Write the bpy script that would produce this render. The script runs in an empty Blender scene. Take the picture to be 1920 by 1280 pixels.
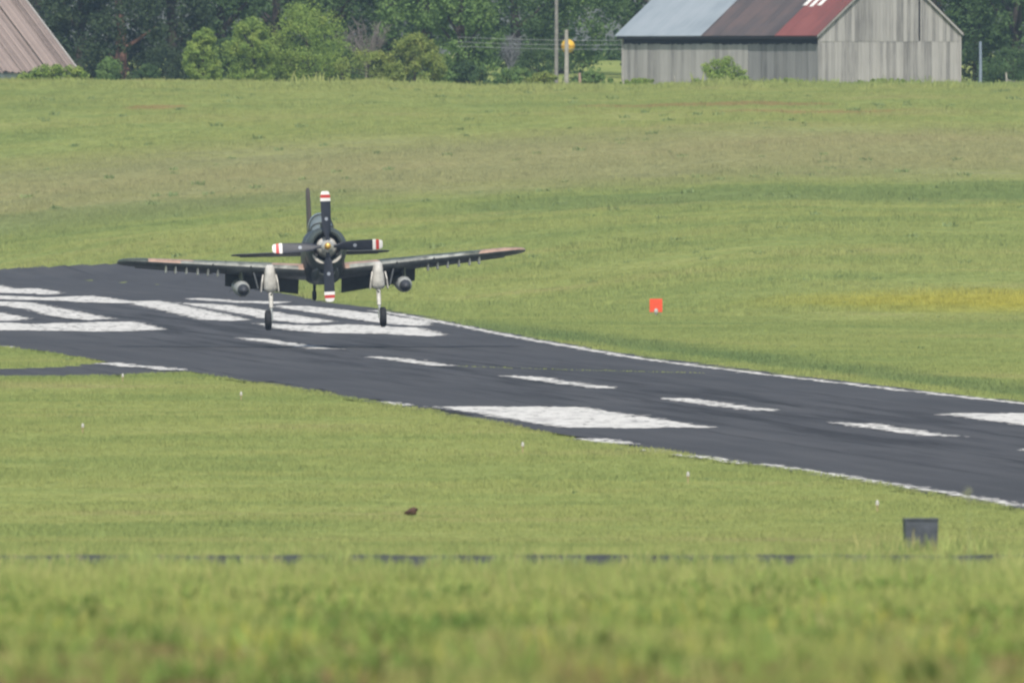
import bpy, math, random
import numpy as np
from mathutils import Vector, Matrix

# ------------------------------------------------------------------ camera, light, exposure
F = 50045.0            # focal length in pixels of a 1920 px wide frame
H = 10.1               # camera height above the runway
YH = 142.0             # image row of the eye-level line
R = math.radians
sc = bpy.context.scene
cam = bpy.data.cameras.new('camera')
cam.sensor_width = 36.0
cam.lens = F / 1920 * 36.0
cam.clip_start = 1.0
cam.clip_end = 6000.0
cam.dof.use_dof = True
cam.dof.focus_distance = 990.0
cam.dof.aperture_fstop = 8.4
cam_o = bpy.data.objects.new('camera', cam)
cam_o.location = (0, 0, H)
cam_o.rotation_euler = (R(90) - math.atan((640 - YH) / F), 0, 0)
sc.collection.objects.link(cam_o)
sc.camera = cam_o

SUN_EL, SUN_AZ = 50.0, 180.0           # azimuth clockwise from +Y (view direction)
w = bpy.data.worlds.new('World'); sc.world = w; w.use_nodes = True
nt = w.node_tree
sky = nt.nodes.new('ShaderNodeTexSky'); sky.sky_type = 'NISHITA'; sky.sun_disc = False
sky.sun_elevation = R(SUN_EL); sky.sun_rotation = R(SUN_AZ); sky.air_density = 1.0; sky.dust_density = 2.0
nt.nodes['Background'].inputs[1].default_value = 0.13
nt.links.new(sky.outputs[0], nt.nodes['Background'].inputs[0])
sun = bpy.data.lights.new('sun', 'SUN'); sun.energy = 3.6; sun.angle = R(0.6); sun.color = (1.0, 0.945, 0.85)
sun_o = bpy.data.objects.new('sun', sun); sc.collection.objects.link(sun_o)
sd = Vector((math.sin(R(SUN_AZ)) * math.cos(R(SUN_EL)), math.cos(R(SUN_AZ)) * math.cos(R(SUN_EL)), math.sin(R(SUN_EL))))
sun_o.rotation_euler = sd.to_track_quat('Z', 'Y').to_euler()
sun_o.location = (0, 800, 300)
sc.view_settings.view_transform = 'Standard'; sc.view_settings.look = 'None'
sc.view_settings.exposure = 0.11; sc.view_settings.gamma = 1.0
sc.render.engine = 'CYCLES'
sc.cycles.use_denoising = True
sc.cycles.max_bounces = 4; sc.cycles.diffuse_bounces = 2; sc.cycles.glossy_bounces = 2
sc.cycles.transmission_bounces = 4; sc.cycles.volume_bounces = 0; sc.cycles.transparent_max_bounces = 6
sc.cycles.filter_width = 2.3
sc.cycles.caustics_reflective = False; sc.cycles.caustics_refractive = False

rng = np.random.default_rng(7)
rnd = random.Random(7)
COL = sc.collection

# ------------------------------------------------------------------ helpers: objects
def tag(o, label=None, cat=None, group=None, kind=None):
    if label: o['label'] = label
    if cat: o['category'] = cat
    if group: o['group'] = group
    if kind: o['kind'] = kind
    return o

def empty(name, loc=(0, 0, 0), rz=0.0, label=None, cat=None, group=None):
    o = bpy.data.objects.new(name, None); COL.objects.link(o)
    o.location = loc; o.rotation_euler = (0, 0, rz); o.empty_display_size = .3
    return tag(o, label, cat, group)

def mesh_np(name, V, Fc, smooth=False):
    """V (n,3); Fc (m,k) constant polygon size"""
    me = bpy.data.meshes.new(name)
    V = np.asarray(V, dtype=np.float32); Fc = np.asarray(Fc, dtype=np.int32)
    n, k = Fc.shape
    me.vertices.add(len(V)); me.vertices.foreach_set('co', V.ravel())
    me.loops.add(n * k); me.loops.foreach_set('vertex_index', Fc.ravel())
    me.polygons.add(n); me.polygons.foreach_set('loop_start', np.arange(0, n * k, k, dtype=np.int32))
    try:
        me.polygons.foreach_set('loop_total', np.full(n, k, dtype=np.int32))
    except Exception:
        pass
    if smooth: me.polygons.foreach_set('use_smooth', np.ones(n, dtype=bool))
    me.update(calc_edges=True)
    return me

def link(name, me, mat=None, parent=None):
    o = bpy.data.objects.new(name, me); COL.objects.link(o)
    if mat is not None and not me.materials: me.materials.append(mat)
    if parent is not None: o.parent = parent
    return o

class MB:
    def __init__(s): s.v = []; s.f = []
    def add(s, vs, fs):
        b = len(s.v); s.v += [tuple(p) for p in vs]; s.f += [tuple(i + b for i in f) for f in fs]; return s
    def box(s, c, d, M=None):
        x, y, z = d[0] / 2, d[1] / 2, d[2] / 2
        p = [Vector((a * x, b * y, e * z)) for a in (-1, 1) for b in (-1, 1) for e in (-1, 1)]
        if M is not None: p = [M @ q for q in p]
        p = [q + Vector(c) for q in p]
        return s.add(p, [(0, 1, 3, 2), (4, 6, 7, 5), (0, 4, 5, 1), (2, 3, 7, 6), (0, 2, 6, 4), (1, 5, 7, 3)])
    def loft(s, rings, cap=True, close=True):
        n = len(rings[0]); vs = [p for r in rings for p in r]; fs = []
        for i in range(len(rings) - 1):
            for j in range(n if close else n - 1):
                a = i * n + j; b = i * n + (j + 1) % n
                fs.append((a, b, b + n, a + n))
        if cap:
            fs.append(tuple(range(n - 1, -1, -1))); fs.append(tuple(range((len(rings) - 1) * n, len(rings) * n)))
        return s.add(vs, fs)
    def tube(s, pts, rad, n=8, cap=True):
        rings = []; pts = [Vector(p) for p in pts]
        for i, p in enumerate(pts):
            t = (pts[min(i + 1, len(pts) - 1)] - pts[max(i - 1, 0)])
            if t.length < 1e-9: t = Vector((0, 0, 1))
            t.normalize()
            a = t.cross(Vector((0, 0, 1)));
            if a.length < .05: a = t.cross(Vector((1, 0, 0)))
            a.normalize(); b = t.cross(a)
            r = rad[i] if isinstance(rad, (list, tuple)) else rad
            rings.append([p + a * (r * math.cos(2 * math.pi * k / n)) + b * (r * math.sin(2 * math.pi * k / n)) for k in range(n)])
        return s.loft(rings, cap)
    def lathe(s, c, axis, prof, n=20):
        """prof: list of (along, radius)"""
        ax = Vector(axis).normalized(); a = ax.cross(Vector((0, 0, 1)))
        if a.length < .05: a = ax.cross(Vector((1, 0, 0)))
        a.normalize(); b = ax.cross(a)
        rings = [[Vector(c) + ax * h + a * (r * math.cos(2 * math.pi * k / n)) + b * (r * math.sin(2 * math.pi * k / n)) for k in range(n)] for h, r in prof]
        return s.loft(rings, True)
    def mesh(s, name, smooth=False, ang=None, off=None):
        me = bpy.data.meshes.new(name)
        v = s.v if off is None else [(p[0] - off[0], p[1] - off[1], p[2] - off[2]) for p in s.v]
        me.from_pydata(v, [], s.f)
        import bmesh
        bm = bmesh.new(); bm.from_mesh(me); bmesh.ops.recalc_face_normals(bm, faces=bm.faces); bm.to_mesh(me); bm.free()
        if smooth:
            me.polygons.foreach_set('use_smooth', np.ones(len(me.polygons), dtype=bool))
            if ang is not None: me.set_sharp_from_angle(angle=R(ang))
        me.update(); return me
    def build(s, name, mat, parent=None, smooth=False, ang=40, off=None):
        return link(name, s.mesh(name, smooth, ang, off), mat, parent)

# ------------------------------------------------------------------ helpers: materials
def newmat(name):
    m = bpy.data.materials.new(name); m.use_nodes = True
    return m, m.node_tree, m.node_tree.nodes['Principled BSDF']

def setp(b, **k):
    for n, v in k.items():
        b.inputs[n.replace('_', ' ')].default_value = v

def ramp(nt, fac, stops, interp='LINEAR'):
    r = nt.nodes.new('ShaderNodeValToRGB'); e = r.color_ramp.elements; r.color_ramp.interpolation = interp
    while len(e) < len(stops): e.new(0.5)
    for i, (p, c) in enumerate(stops):
        e[i].position = p; e[i].color = (*c, 1) if len(c) == 3 else c
    nt.links.new(fac, r.inputs[0]); return r.outputs[0]

def noise(nt, vec, scale, detail=3.0, rough=.55, loc=None, sc3=None):
    if loc is not None or sc3 is not None:
        mp = nt.nodes.new('ShaderNodeMapping')
        if loc: mp.inputs['Location'].default_value = loc
        if sc3: mp.inputs['Scale'].default_value = sc3
        nt.links.new(vec, mp.inputs[0]); vec = mp.outputs[0]
    n = nt.nodes.new('ShaderNodeTexNoise'); n.inputs['Scale'].default_value = scale
    n.inputs['Detail'].default_value = detail; n.inputs['Roughness'].default_value = rough
    nt.links.new(vec, n.inputs['Vector']); return n.outputs['Fac']

def math_(nt, op, a, b=None, c=None, clamp=False):
    n = nt.nodes.new('ShaderNodeMath'); n.operation = op; n.use_clamp = clamp
    for i, v in enumerate((a, b, c)):
        if v is None: continue
        if isinstance(v, (int, float)): n.inputs[i].default_value = v
        else: nt.links.new(v, n.inputs[i])
    return n.outputs[0]

def mix(nt, fac, a, b, blend='MIX'):
    n = nt.nodes.new('ShaderNodeMix'); n.data_type = 'RGBA'; n.blend_type = blend
    for i, v in ((0, fac), (6, a), (7, b)):
        if isinstance(v, (int, float)): n.inputs[i].default_value = v
        elif isinstance(v, tuple): n.inputs[i].default_value = (*v, 1) if len(v) == 3 else v
        else: nt.links.new(v, n.inputs[i])
    return n.outputs[2]

def smooth01(nt, v, lo, hi):
    n = nt.nodes.new('ShaderNodeMapRange'); n.interpolation_type = 'SMOOTHSTEP'
    n.inputs['From Min'].default_value = lo; n.inputs['From Max'].default_value = hi
    nt.links.new(v, n.inputs[0]); return n.outputs[0]

def geo_pos(nt): return nt.nodes.new('ShaderNodeNewGeometry').outputs['Position']
def obj_pos(nt): return nt.nodes.new('ShaderNodeTexCoord').outputs['Object']
def sep(nt, v):
    s = nt.nodes.new('ShaderNodeSeparateXYZ'); nt.links.new(v, s.inputs[0]); return s.outputs

def plain(name, col, rough=.6, metal=0.0, var=.12, scale=4.0, spec=.4):
    """a solid colour with gentle mottling so nothing is perfectly uniform"""
    m, nt, b = newmat(name)
    f = noise(nt, obj_pos(nt), scale, 4)
    lo = tuple(c * (1 - var * 1.6) for c in col); hi = tuple(min(1, c * (1 + var)) for c in col)
    nt.links.new(ramp(nt, f, [(.25, lo), (.75, hi)]), b.inputs['Base Color'])
    setp(b, Roughness=rough, Metallic=metal); b.inputs['Specular IOR Level'].default_value = spec
    return m

# ------------------------------------------------------------------ ground shape
ND = np.array([-80., 0, 100, 200, 260, 330, 400, 480, 560, 620])
NZ = np.array([9.4, 8.4, 7.1, 5.62, 4.62, 3.62, 2.6, 1.42, .38, 0.0])
FARD = np.array([1760., 1850, 2000, 2300, 2700]); FARZ = np.array([9.55, 9.3, 11.1, 12.0, 12.0])
def terrain(X, Y):
    X = np.asarray(X, float); Y = np.asarray(Y, float)
    zn = np.interp(Y, ND, NZ)
    ds = np.clip(1150 + (5 - X) * 6.5, 1105, 1400)
    t = np.clip((Y - ds) / (1760 - ds), 0, 1)
    hc = 9.52 + .20 * np.exp(-((X + 28) / 13) ** 2) - .18 * np.exp(-((X - 2) / 9) ** 2) + .05 * np.sin(X * .55) + .03 * np.sin(X * 1.3 + 1)
    zf = hc * (t + .06 * np.sin(t * math.pi * 3) * t * (1 - t))
    zf = np.where(Y > 1760, np.interp(Y, FARD, FARZ) + (hc - 9.55) * np.clip((1800 - Y) / 40, 0, 1), zf)
    z = np.where(Y < 620, zn, zf)
    return z

def bump(X, Y):
    """pavement unevenness, a centimetre or so"""
    return (.0065 * np.sin(X * 1.9 + .35 * Y + 1.3 * np.sin(.11 * Y)) + .005 * np.sin(X * 3.7 - .21 * Y + 2 * np.sin(.3 * X + .05 * Y))
            + .006 * np.sin(.9 * X + .6 * Y) + .012 * np.sin(.031 * Y + .2 * X))

def g(x, y):
    d = F * H / (y - YH); return ((x - 960) * d / F, d)

TV = -3960 / F                        # runway heading as seen from the camera
NRM = math.hypot(1, TV)
def rw(s, o):
    """runway coordinates: s metres away along the centre line, o metres to the right"""
    return (71.2 + (TV * s + o) / NRM, (s - TV * o) / NRM)
def to_rw(X, Y):
    X = X - 71.2; return ((TV * X + Y) / NRM, (X - TV * Y) / NRM)

def in_poly(px, py, poly):
    ins = np.zeros(px.shape, bool); n = len(poly)
    for i in range(n):
        x1, y1 = poly[i]; x2, y2 = poly[(i + 1) % n]
        c = ((y1 > py) != (y2 > py)); ins ^= c & (px < (x2 - x1) * (py - y1) / ((y2 - y1) + 1e-12) + x1)
    return ins

def sheet(name, poly, lift, cs, co, wob=0.0, wear=0.0, seed=0):
    """a draped sheet of small cells inside polygon poly (given as (s,o) runway coordinates)"""
    r = np.random.default_rng(seed)
    P = np.array(poly); s0, o0 = P.min(0) - 2; s1, o1 = P.max(0) + 2
    ns = max(2, int((s1 - s0) / cs)); no = max(2, int((o1 - o0) / co))
    S = s0 + (np.arange(ns + 1)) * cs; O = o0 + np.arange(no + 1) * co
    sm, om = np.meshgrid(S[:-1] + cs / 2, O[:-1] + co / 2, indexing='ij')
    js = wob * (np.sin(om * 2.3 + sm * .17) + r.normal(0, .6, sm.shape)) * 3; jo = wob * (np.sin(sm * 1.7 + om) + .8 * np.sin(sm * 3.3 + 2.1 * np.sin(sm * .4)) + r.normal(0, .6, sm.shape))
    keep = in_poly(sm + js, om + jo, poly)
    if wear > 0: keep &= r.random(sm.shape) > wear
    I, J = np.nonzero(keep)
    vid = np.full((ns + 1, no + 1), -1)
    quad = np.stack([I * (no + 1) + J, (I + 1) * (no + 1) + J, (I + 1) * (no + 1) + J + 1, I * (no + 1) + J + 1], 1)
    used, inv = np.unique(quad, return_inverse=True)
    Sg, Og = S[used // (no + 1)], O[used % (no + 1)]
    X, Y = rw(Sg, Og)
    V = np.stack([X, Y, terrain(X, Y) + bump(X, Y) + lift], 1)
    return mesh_np(name, V, inv.reshape(quad.shape)[:, ::-1], True)

def img_poly(pts):
    out = []
    for x, y in pts:
        X, Y = g(x, y); out.append(to_rw(X, Y))
    return out

# ------------------------------------------------------------------ field colour (shared by soil, blades)
def field_colour(nt, pos):
    """real colours of the meadow: greener and drier patches, bare red soil, a yellow bloom"""
    n1 = noise(nt, pos, .028, 4, .6, loc=(13, 5, 0), sc3=(.55, 1, 0))
    n2 = noise(nt, pos, .16, 4, .6, loc=(3, 9, 0), sc3=(.8, 1, 0))
    f = math_(nt, 'ADD', math_(nt, 'MULTIPLY', n1, .55), math_(nt, 'MULTIPLY', n2, .45))
    col = ramp(nt, f, [(.30, (.190, .275, .100)), (.43, (.304, .374, .126)), (.55, (.372, .418, .142)), (.70, (.420, .395, .180))])
    x, y, z = sep(nt, pos)
    def blob(cx, cy, rx, ry, soft=.5):
        dx = math_(nt, 'DIVIDE', math_(nt, 'SUBTRACT', x, cx), rx); dy = math_(nt, 'DIVIDE', math_(nt, 'SUBTRACT', y, cy), ry)
        d = math_(nt, 'ADD', math_(nt, 'MULTIPLY', dx, dx), math_(nt, 'MULTIPLY', dy, dy))
        d = math_(nt, 'ADD', d, math_(nt, 'MULTIPLY', math_(nt, 'SUBTRACT', n2, .5), 2.2))
        return math_(nt, 'SUBTRACT', 1.0, smooth01(nt, d, 1 - soft, 1 + soft))
    # dry tan belt across the far slope
    belt = blob(2, 1505, 60, 75, .9); col = mix(nt, math_(nt, 'MULTIPLY', belt, .55), col, (.420, .375, .220))
    # a lusher belt below it
    lush = blob(22, 1385, 26, 26, .6); col = mix(nt, math_(nt, 'MULTIPLY', lush, .65), col, (.190, .275, .105))
    lush2 = blob(-22, 1440, 14, 22, .6); col = mix(nt, math_(nt, 'MULTIPLY', lush2, .5), col, (.200, .280, .110))
    # yellow bloom
    yel = blob(23.5, 1138, 10.5, 17, 1.3); col = mix(nt, math_(nt, 'MULTIPLY', yel, .6), col, (.560, .480, .060))
    # bare red soil
    red = math_(nt, 'MAXIMUM', blob(12, 1672, 8, 7, .5), blob(-22.5, 1685, 2.0, 7, .5))
    red = math_(nt, 'MAXIMUM', red, blob(19, 1640, 6, 5, .5))
    col = mix(nt, math_(nt, 'MULTIPLY', red, .5), col, (.430, .230, .130))
    # lusher growth along the far pavement edge
    off = math_(nt, 'SUBTRACT', math_(nt, 'MULTIPLY', math_(nt, 'SUBTRACT', x, 71.2), 1 / NRM), math_(nt, 'MULTIPLY', y, TV / NRM))
    eg = math_(nt, 'MULTIPLY', smooth01(nt, off, 10.5, 11.5), math_(nt, 'SUBTRACT', 1.0, smooth01(nt, off, 12.0, 16.0)))
    eg = math_(nt, 'MULTIPLY', eg, math_(nt, 'SUBTRACT', 1.0, smooth01(nt, y, 1050, 1120)))
    col = mix(nt, math_(nt, 'MULTIPLY', eg, .6), col, (.150, .240, .100))
    n3 = noise(nt, pos, .75, 3, .65, loc=(7, 1, 0), sc3=(1, .5, 0))
    col = mix(nt, 1.0, col, ramp(nt, n3, [(.33, (.82, .84, .82)), (.6, (1.04, 1.03, 1.0))]), 'MULTIPLY')
    # drier straw close to the viewer
    near = math_(nt, 'SUBTRACT', 1.0, smooth01(nt, y, 205, 290))
    nn = smooth01(nt, noise(nt, pos, 1.3, 4, .65, sc3=(1, .10, 0)), .44, .60)
    col = mix(nt, math_(nt, 'MULTIPLY', near, math_(nt, 'MULTIPLY', nn, .55)), col, (.420, .345, .120))
    nn2 = smooth01(nt, noise(nt, pos, 1.5, 4, .65, loc=(40, 2, 0), sc3=(1, .08, 0)), .50, .62)
    mid = math_(nt, 'SUBTRACT', 1.0, smooth01(nt, y, 240, 420))
    col = mix(nt, math_(nt, 'MULTIPLY', mid, math_(nt, 'MULTIPLY', nn2, .7)), col, (.150, .230, .060))
    low_ = math_(nt, 'SUBTRACT', 1.0, smooth01(nt, math_(nt, 'ADD', y, math_(nt, 'MULTIPLY', n3, 30)), 176, 196))
    col = mix(nt, math_(nt, 'MULTIPLY', low_, .6), col, (.250, .175, .085))
    col = mix(nt, math_(nt, 'MULTIPLY', mid, .6), col, (.340, .400, .100))
    return col

def grass_material(name, bright=1.0, vary=.35, hues=False):
    m, nt, b = newmat(name)
    pos = geo_pos(nt); col = field_colour(nt, pos)
    oi = nt.nodes.new('ShaderNodeObjectInfo')
    k = nt.nodes.new('ShaderNodeMapRange'); nt.links.new(oi.outputs['Random'], k.inputs[0])
    k.inputs['To Min'].default_value = bright * (1 - vary); k.inputs['To Max'].default_value = bright * (1 + vary)
    if hues:
        r2 = math_(nt, 'FRACT', math_(nt, 'MULTIPLY', oi.outputs['Random'], 17.3))
        col = mix(nt, ramp(nt, r2, [(0, (.75,) * 3), (.22, (.5,) * 3), (.3, (0,) * 3), (1, (0,) * 3)]), col, (.100, .175, .050))
        col = mix(nt, ramp(nt, r2, [(0, (0,) * 3), (.78, (0,) * 3), (.86, (.5,) * 3), (1, (.7,) * 3)]), col, (.440, .370, .170))
    hsv = nt.nodes.new('ShaderNodeHueSaturation'); nt.links.new(col, hsv.inputs['Color']); nt.links.new(k.outputs[0], hsv.inputs['Value'])
    out = nt.nodes['Material Output']
    dif = nt.nodes.new('ShaderNodeBsdfDiffuse'); tr = nt.nodes.new('ShaderNodeBsdfTranslucent'); ms = nt.nodes.new('ShaderNodeMixShader')
    nt.links.new(hsv.outputs[0], dif.inputs[0]); nt.links.new(hsv.outputs[0], tr.inputs[0]); ms.inputs[0].default_value = .25
    gn = nt.nodes.new('ShaderNodeNewGeometry'); vm = nt.nodes.new('ShaderNodeVectorMath'); vm.operation = 'MULTIPLY_ADD'
    vm.inputs[1].default_value = (.55, .55, .55); vm.inputs[2].default_value = (0, 0, .75); nt.links.new(gn.outputs['Normal'], vm.inputs[0])
    vn = nt.nodes.new('ShaderNodeVectorMath'); vn.operation = 'NORMALIZE'; nt.links.new(vm.outputs[0], vn.inputs[0]); nt.links.new(vn.outputs[0], dif.inputs['Normal'])
    nt.links.new(dif.outputs[0], ms.inputs[1]); nt.links.new(tr.outputs[0], ms.inputs[2]); nt.links.new(ms.outputs[0], out.inputs[0])
    return m

def soil_material():
    m, nt, b = newmat('meadow_soil')
    pos = geo_pos(nt); col = field_colour(nt, pos)
    f = noise(nt, pos, 3.0, 5, .7)
    nt.links.new(mix(nt, 1.0, col, ramp(nt, f, [(.3, (.55, .55, .5)), (.7, (1, 1, 1))]), 'MULTIPLY'), b.inputs['Base Color'])
    setp(b, Roughness=1.0); b.inputs['Specular IOR Level'].default_value = 0.0
    return m

# ------------------------------------------------------------------ the ground
GM = soil_material()
xs = np.concatenate([np.linspace(-600, -110, 12), np.linspace(-100, 100, 101), np.linspace(110, 600, 12)])
ys = np.concatenate([np.linspace(-80, 600, 171), np.linspace(604, 1400, 200), np.linspace(1404, 1800, 100), np.linspace(1815, 2600, 40)])
XX, YY = np.meshgrid(xs, ys, indexing='ij')
S_, O_ = to_rw(XX, YY)
ZZ = terrain(XX, YY) + .05 * np.sin(XX * .21 + 1.1 * np.sin(YY * .013)) * np.sin(YY * .047) * np.clip((np.abs(O_) - 14) / 30, 0, 1)
# bed under the pavements lies lower so that sheets never meet
farb = [(-2500, 470), (-300, 508), (0, 513), (300, 521), (450, 533), (540, 550), (630, 568), (720, 579), (800, 594), (860, 606), (940, 622), (1000, 633), (1200, 667),
        (1500, 704), (1700, 727), (1920, 752), (2600, 840), (3600, 985)]
nearb = [(3600, 1270), (2600, 1078), (1920, 955), (1620, 900), (1450, 875), (1300, 852), (1120, 830), (960, 797), (830, 772), (640, 742), (500, 718), (330, 697),
         (200, 679), (100, 662), (0, 650), (-300, 608), (-2500, 500)]
RUN = img_poly(farb) + img_poly(nearb)
TAXI = img_poly([(-1500, 700), (-300, 692), (0, 691), (120, 687), (210, 677), (345, 696), (250, 702), (120, 704), (0, 706), (-300, 709), (-1500, 722)])
RUNXY = [rw(s, o) for s, o in RUN]; TAXIXY = [rw(s, o) for s, o in TAXI]
bed = in_poly(XX, YY, RUNXY) | in_poly(XX, YY, TAXIXY)
b2 = bed.copy()
for ax in (0, 1):
    for k in (-1, 1): b2 |= np.roll(bed, k, ax)
ZZ = ZZ - .07 * b2 - .015
nx, ny = XX.shape
ii, jj = np.meshgrid(np.arange(nx - 1), np.arange(ny - 1), indexing='ij'); a_ = (ii * ny + jj).ravel()
gme = mesh_np('ground', np.stack([XX.ravel(), YY.ravel(), ZZ.ravel()], 1), np.stack([a_, a_ + ny, a_ + ny + 1, a_ + 1], 1), True)
tag(link('ground', gme, GM), 'green meadow rolling from the camera hillside past the runway to the barns', 'field', kind='structure')

# ------------------------------------------------------------------ runway, taxiway, paint
def asphalt():
    m, nt, b = newmat('asphalt'); pos = geo_pos(nt); x, y, z = sep(nt, pos)
    off = math_(nt, 'SUBTRACT', math_(nt, 'MULTIPLY', math_(nt, 'SUBTRACT', x, 71.2), 1 / NRM), math_(nt, 'MULTIPLY', y, TV / NRM))
    cb = nt.nodes.new('ShaderNodeCombineXYZ'); nt.links.new(off, cb.inputs[0]); nt.links.new(y, cb.inputs[1]); rv = cb.outputs[0]
    f = noise(nt, rv, 1.0, 5, .6, sc3=(.12, .03, 1)); f2 = noise(nt, pos, 6, 4, .7); st = noise(nt, rv, 1.0, 4, .65, loc=(5, 3, 0), sc3=(1.1, .022, 1))
    c = ramp(nt, f, [(.3, (.058, .060, .064)), (.5, (.076, .078, .082)), (.72, (.098, .099, .102))])
    # rubber streaks laid down by landing wheels, strongest either side of the middle
    rub = math_(nt, 'SUBTRACT', 1.0, smooth01(nt, math_(nt, 'ABSOLUTE', off), 2.0, 6.5))
    c = mix(nt, math_(nt, 'MULTIPLY', math_(nt, 'ADD', math_(nt, 'MULTIPLY', rub, .8), .15), smooth01(nt, st, .46, .64)), c, (.026, .027, .029))
    c = mix(nt, math_(nt, 'MULTIPLY', smooth01(nt, st, .50, .34), .35), c, (.115, .115, .115))
    # paving lane joints
    ln = math_(nt, 'ABSOLUTE', math_(nt, 'SUBTRACT', math_(nt, 'FRACT', math_(nt, 'MULTIPLY', off, 1 / 3.7)), .5))
    c = mix(nt, math_(nt, 'MULTIPLY', math_(nt, 'LESS_THAN', ln, .014), smooth01(nt, f, .40, .6)), c, (.022, .022, .024))
    c = mix(nt, .3, c, ramp(nt, f2, [(.3, (.045, .046, .049)), (.7, (.098, .099, .102))]))
    nt.links.new(c, b.inputs['Base Color']); setp(b, Roughness=.95); b.inputs['Specular IOR Level'].default_value = .08
    return m
def paint():
    m, nt, b = newmat('runway_paint'); pos = geo_pos(nt)
    f = noise(nt, pos, 1.6, 6, .75, sc3=(1.5, .22, 1)); f3 = noise(nt, pos, .35, 4, .6, sc3=(2.0, .3, 1))
    c = ramp(nt, f, [(.34, (.30, .295, .28)), (.43, (.56, .545, .50)), (.55, (.68, .665, .61)), (.8, (.76, .74, .69))])
    c = mix(nt, math_(nt, 'MULTIPLY', smooth01(nt, f3, .52, .68), .45), c, (.30, .295, .285))
    nt.links.new(c, b.inputs['Base Color'])
    setp(b, Roughness=.85); b.inputs['Specular IOR Level'].default_value = .15
    return m
ASP, PNT = asphalt(), paint()
runway = link('runway', sheet('runway', RUN, 0.0, 1.6, .8, .12, 0, 1), ASP)
tag(runway, 'dark asphalt runway with white markings crossing the meadow', 'runway', kind='structure')
taxi = link('taxiway', sheet('taxiway', TAXI, -.012, 1.2, .8, .1, 0, 2), ASP)
tag(taxi, 'narrow dark asphalt taxiway stub meeting the runway near side', 'taxiway', kind='structure')

def mark(name, poly, k, wear=.02, wob=.09, cs=.7, co=.14):
    return link(name, sheet(name, poly, .009, cs, co, wob, wear, 100 + k), PNT, runway)
for k, (sa, sb) in enumerate(((1033, 988), (964, 930), (903, 864), (839, 805), (780, 748), (725, 692), (666, 632))):   # centre line
    mark('centre_line_stripe', [(sa, -.45), (sa - 3, .45), (sb, .45), (sb + 3, -.45)], k, .10, .11)
mark('aiming_point_block', [(819, -9.0), (817, -4.75), (769, -4.75), (770, -9.0)], 20, .012, .13)
mark('aiming_point_block', [(799, 4.6), (801, 8.6), (755, 8.6), (754, 4.6)], 21, .012, .13)
def strip(pts, wdt, name, k, wear=.1, wob=.08):
    P = np.array(pts); mark(name, [(s, o - wdt / 2) for s, o in pts] + [(s, o + wdt / 2) for s, o in pts[::-1]], k, wear, wob)
far_line = img_poly([(700, 582), (800, 599), (860, 611), (940, 627), (1000, 638), (1200, 672), (1500, 709), (1700, 732), (1920, 756), (2300, 803)])
strip(far_line, .42, 'edge_line', 30, .06)
for i, seg in enumerate([[(195, 681), (262, 688)], [(268, 687), (330, 694)], [(1105, 822), (1170, 831)], [(720, 753), (760, 759)], [(1425, 869), (1460, 874), (1560, 889), (1630, 900), (1760, 921), (1920, 948), (2200, 998)],
                         [(0, 649), (20, 652)], [(1180, 838), (1400, 868)]]):
    strip(img_poly(seg), .85 if i in (0, 1, 2) else .5, 'edge_line', 31 + i, .1 if i < 4 else .3)
numerals = [
    [(0, 535), (20, 540), (73, 541), (120, 549), (100, 553), (43, 550), (-60, 549), (-60, 530)],
    [(-60, 557), (0, 555), (77, 558), (170, 555), (190, 557), (253, 566), (240, 569), (167, 568), (100, 564), (0, 562), (-60, 562)],
    [(-60, 563), (0, 565), (60, 568), (140, 583), (213, 598), (160, 600), (100, 593), (50, 580), (0, 573), (-60, 569)],
    [(-60, 580), (0, 586), (55, 597), (20, 601), (-60, 601)],
    [(-60, 605), (0, 604), (67, 607), (150, 604), (253, 603), (310, 617), (233, 621), (100, 620), (0, 619), (-60, 617)],
    [(240, 565), (300, 564), (367, 578), (470, 600), (433, 602), (377, 599), (317, 585), (253, 572)],
    [(343, 560), (383, 559), (443, 564), (543, 566), (520, 570), (443, 568)],
    [(333, 568), (417, 571), (500, 583), (633, 604), (567, 607), (517, 601), (417, 583)],
    [(517, 573), (587, 575), (653, 582), (733, 592), (810, 604), (800, 612), (720, 607), (633, 594), (573, 584), (527, 578)],
    [(473, 606), (500, 607), (587, 611), (653, 609), (783, 615), (837, 627), (807, 631), (733, 626), (600, 624), (533, 618)],
]
for i, p in enumerate(numerals):
    mark('numeral_stroke', img_poly(p), 50 + i, .04, .12, .8, .14)

# ------------------------------------------------------------------ grass clumps, scattered with geometry nodes
def clump_mesh(name, n, rad, h, wd, bend, seed, heads=0.0):
    r = np.random.default_rng(seed); V = []; Fc = []
    for i in range(n):
        a = r.uniform(0, 2 * math.pi); q = rad * math.sqrt(r.random()); bx, by = q * math.cos(a), q * math.sin(a)
        hh = h * r.uniform(.45, 1.0); d = r.uniform(0, 2 * math.pi); lean = bend * r.uniform(.2, 1) * hh
        lx, ly = lean * math.cos(d), lean * math.sin(d); t = r.uniform(0, math.pi); wx, wy = wd / 2 * math.cos(t), wd / 2 * math.sin(t)
        b = len(V)
        top = .55 if r.random() < heads else .12
        V += [(bx - wx, by - wy, 0), (bx + wx, by + wy, 0), (bx + lx * .35 + wx * .9, by + ly * .35 + wy * .9, hh * .6), (bx + lx * .35 - wx * .9, by + ly * .35 - wy * .9, hh * .6),
              (bx + lx + wx * top, by + ly + wy * top, hh), (bx + lx - wx * top, by + ly - wy * top, hh)]
        Fc += [(b, b + 1, b + 2, b + 3), (b + 3, b + 2, b + 4, b + 5)]
    return mesh_np(name, np.array(V), np.array(Fc))

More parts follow.
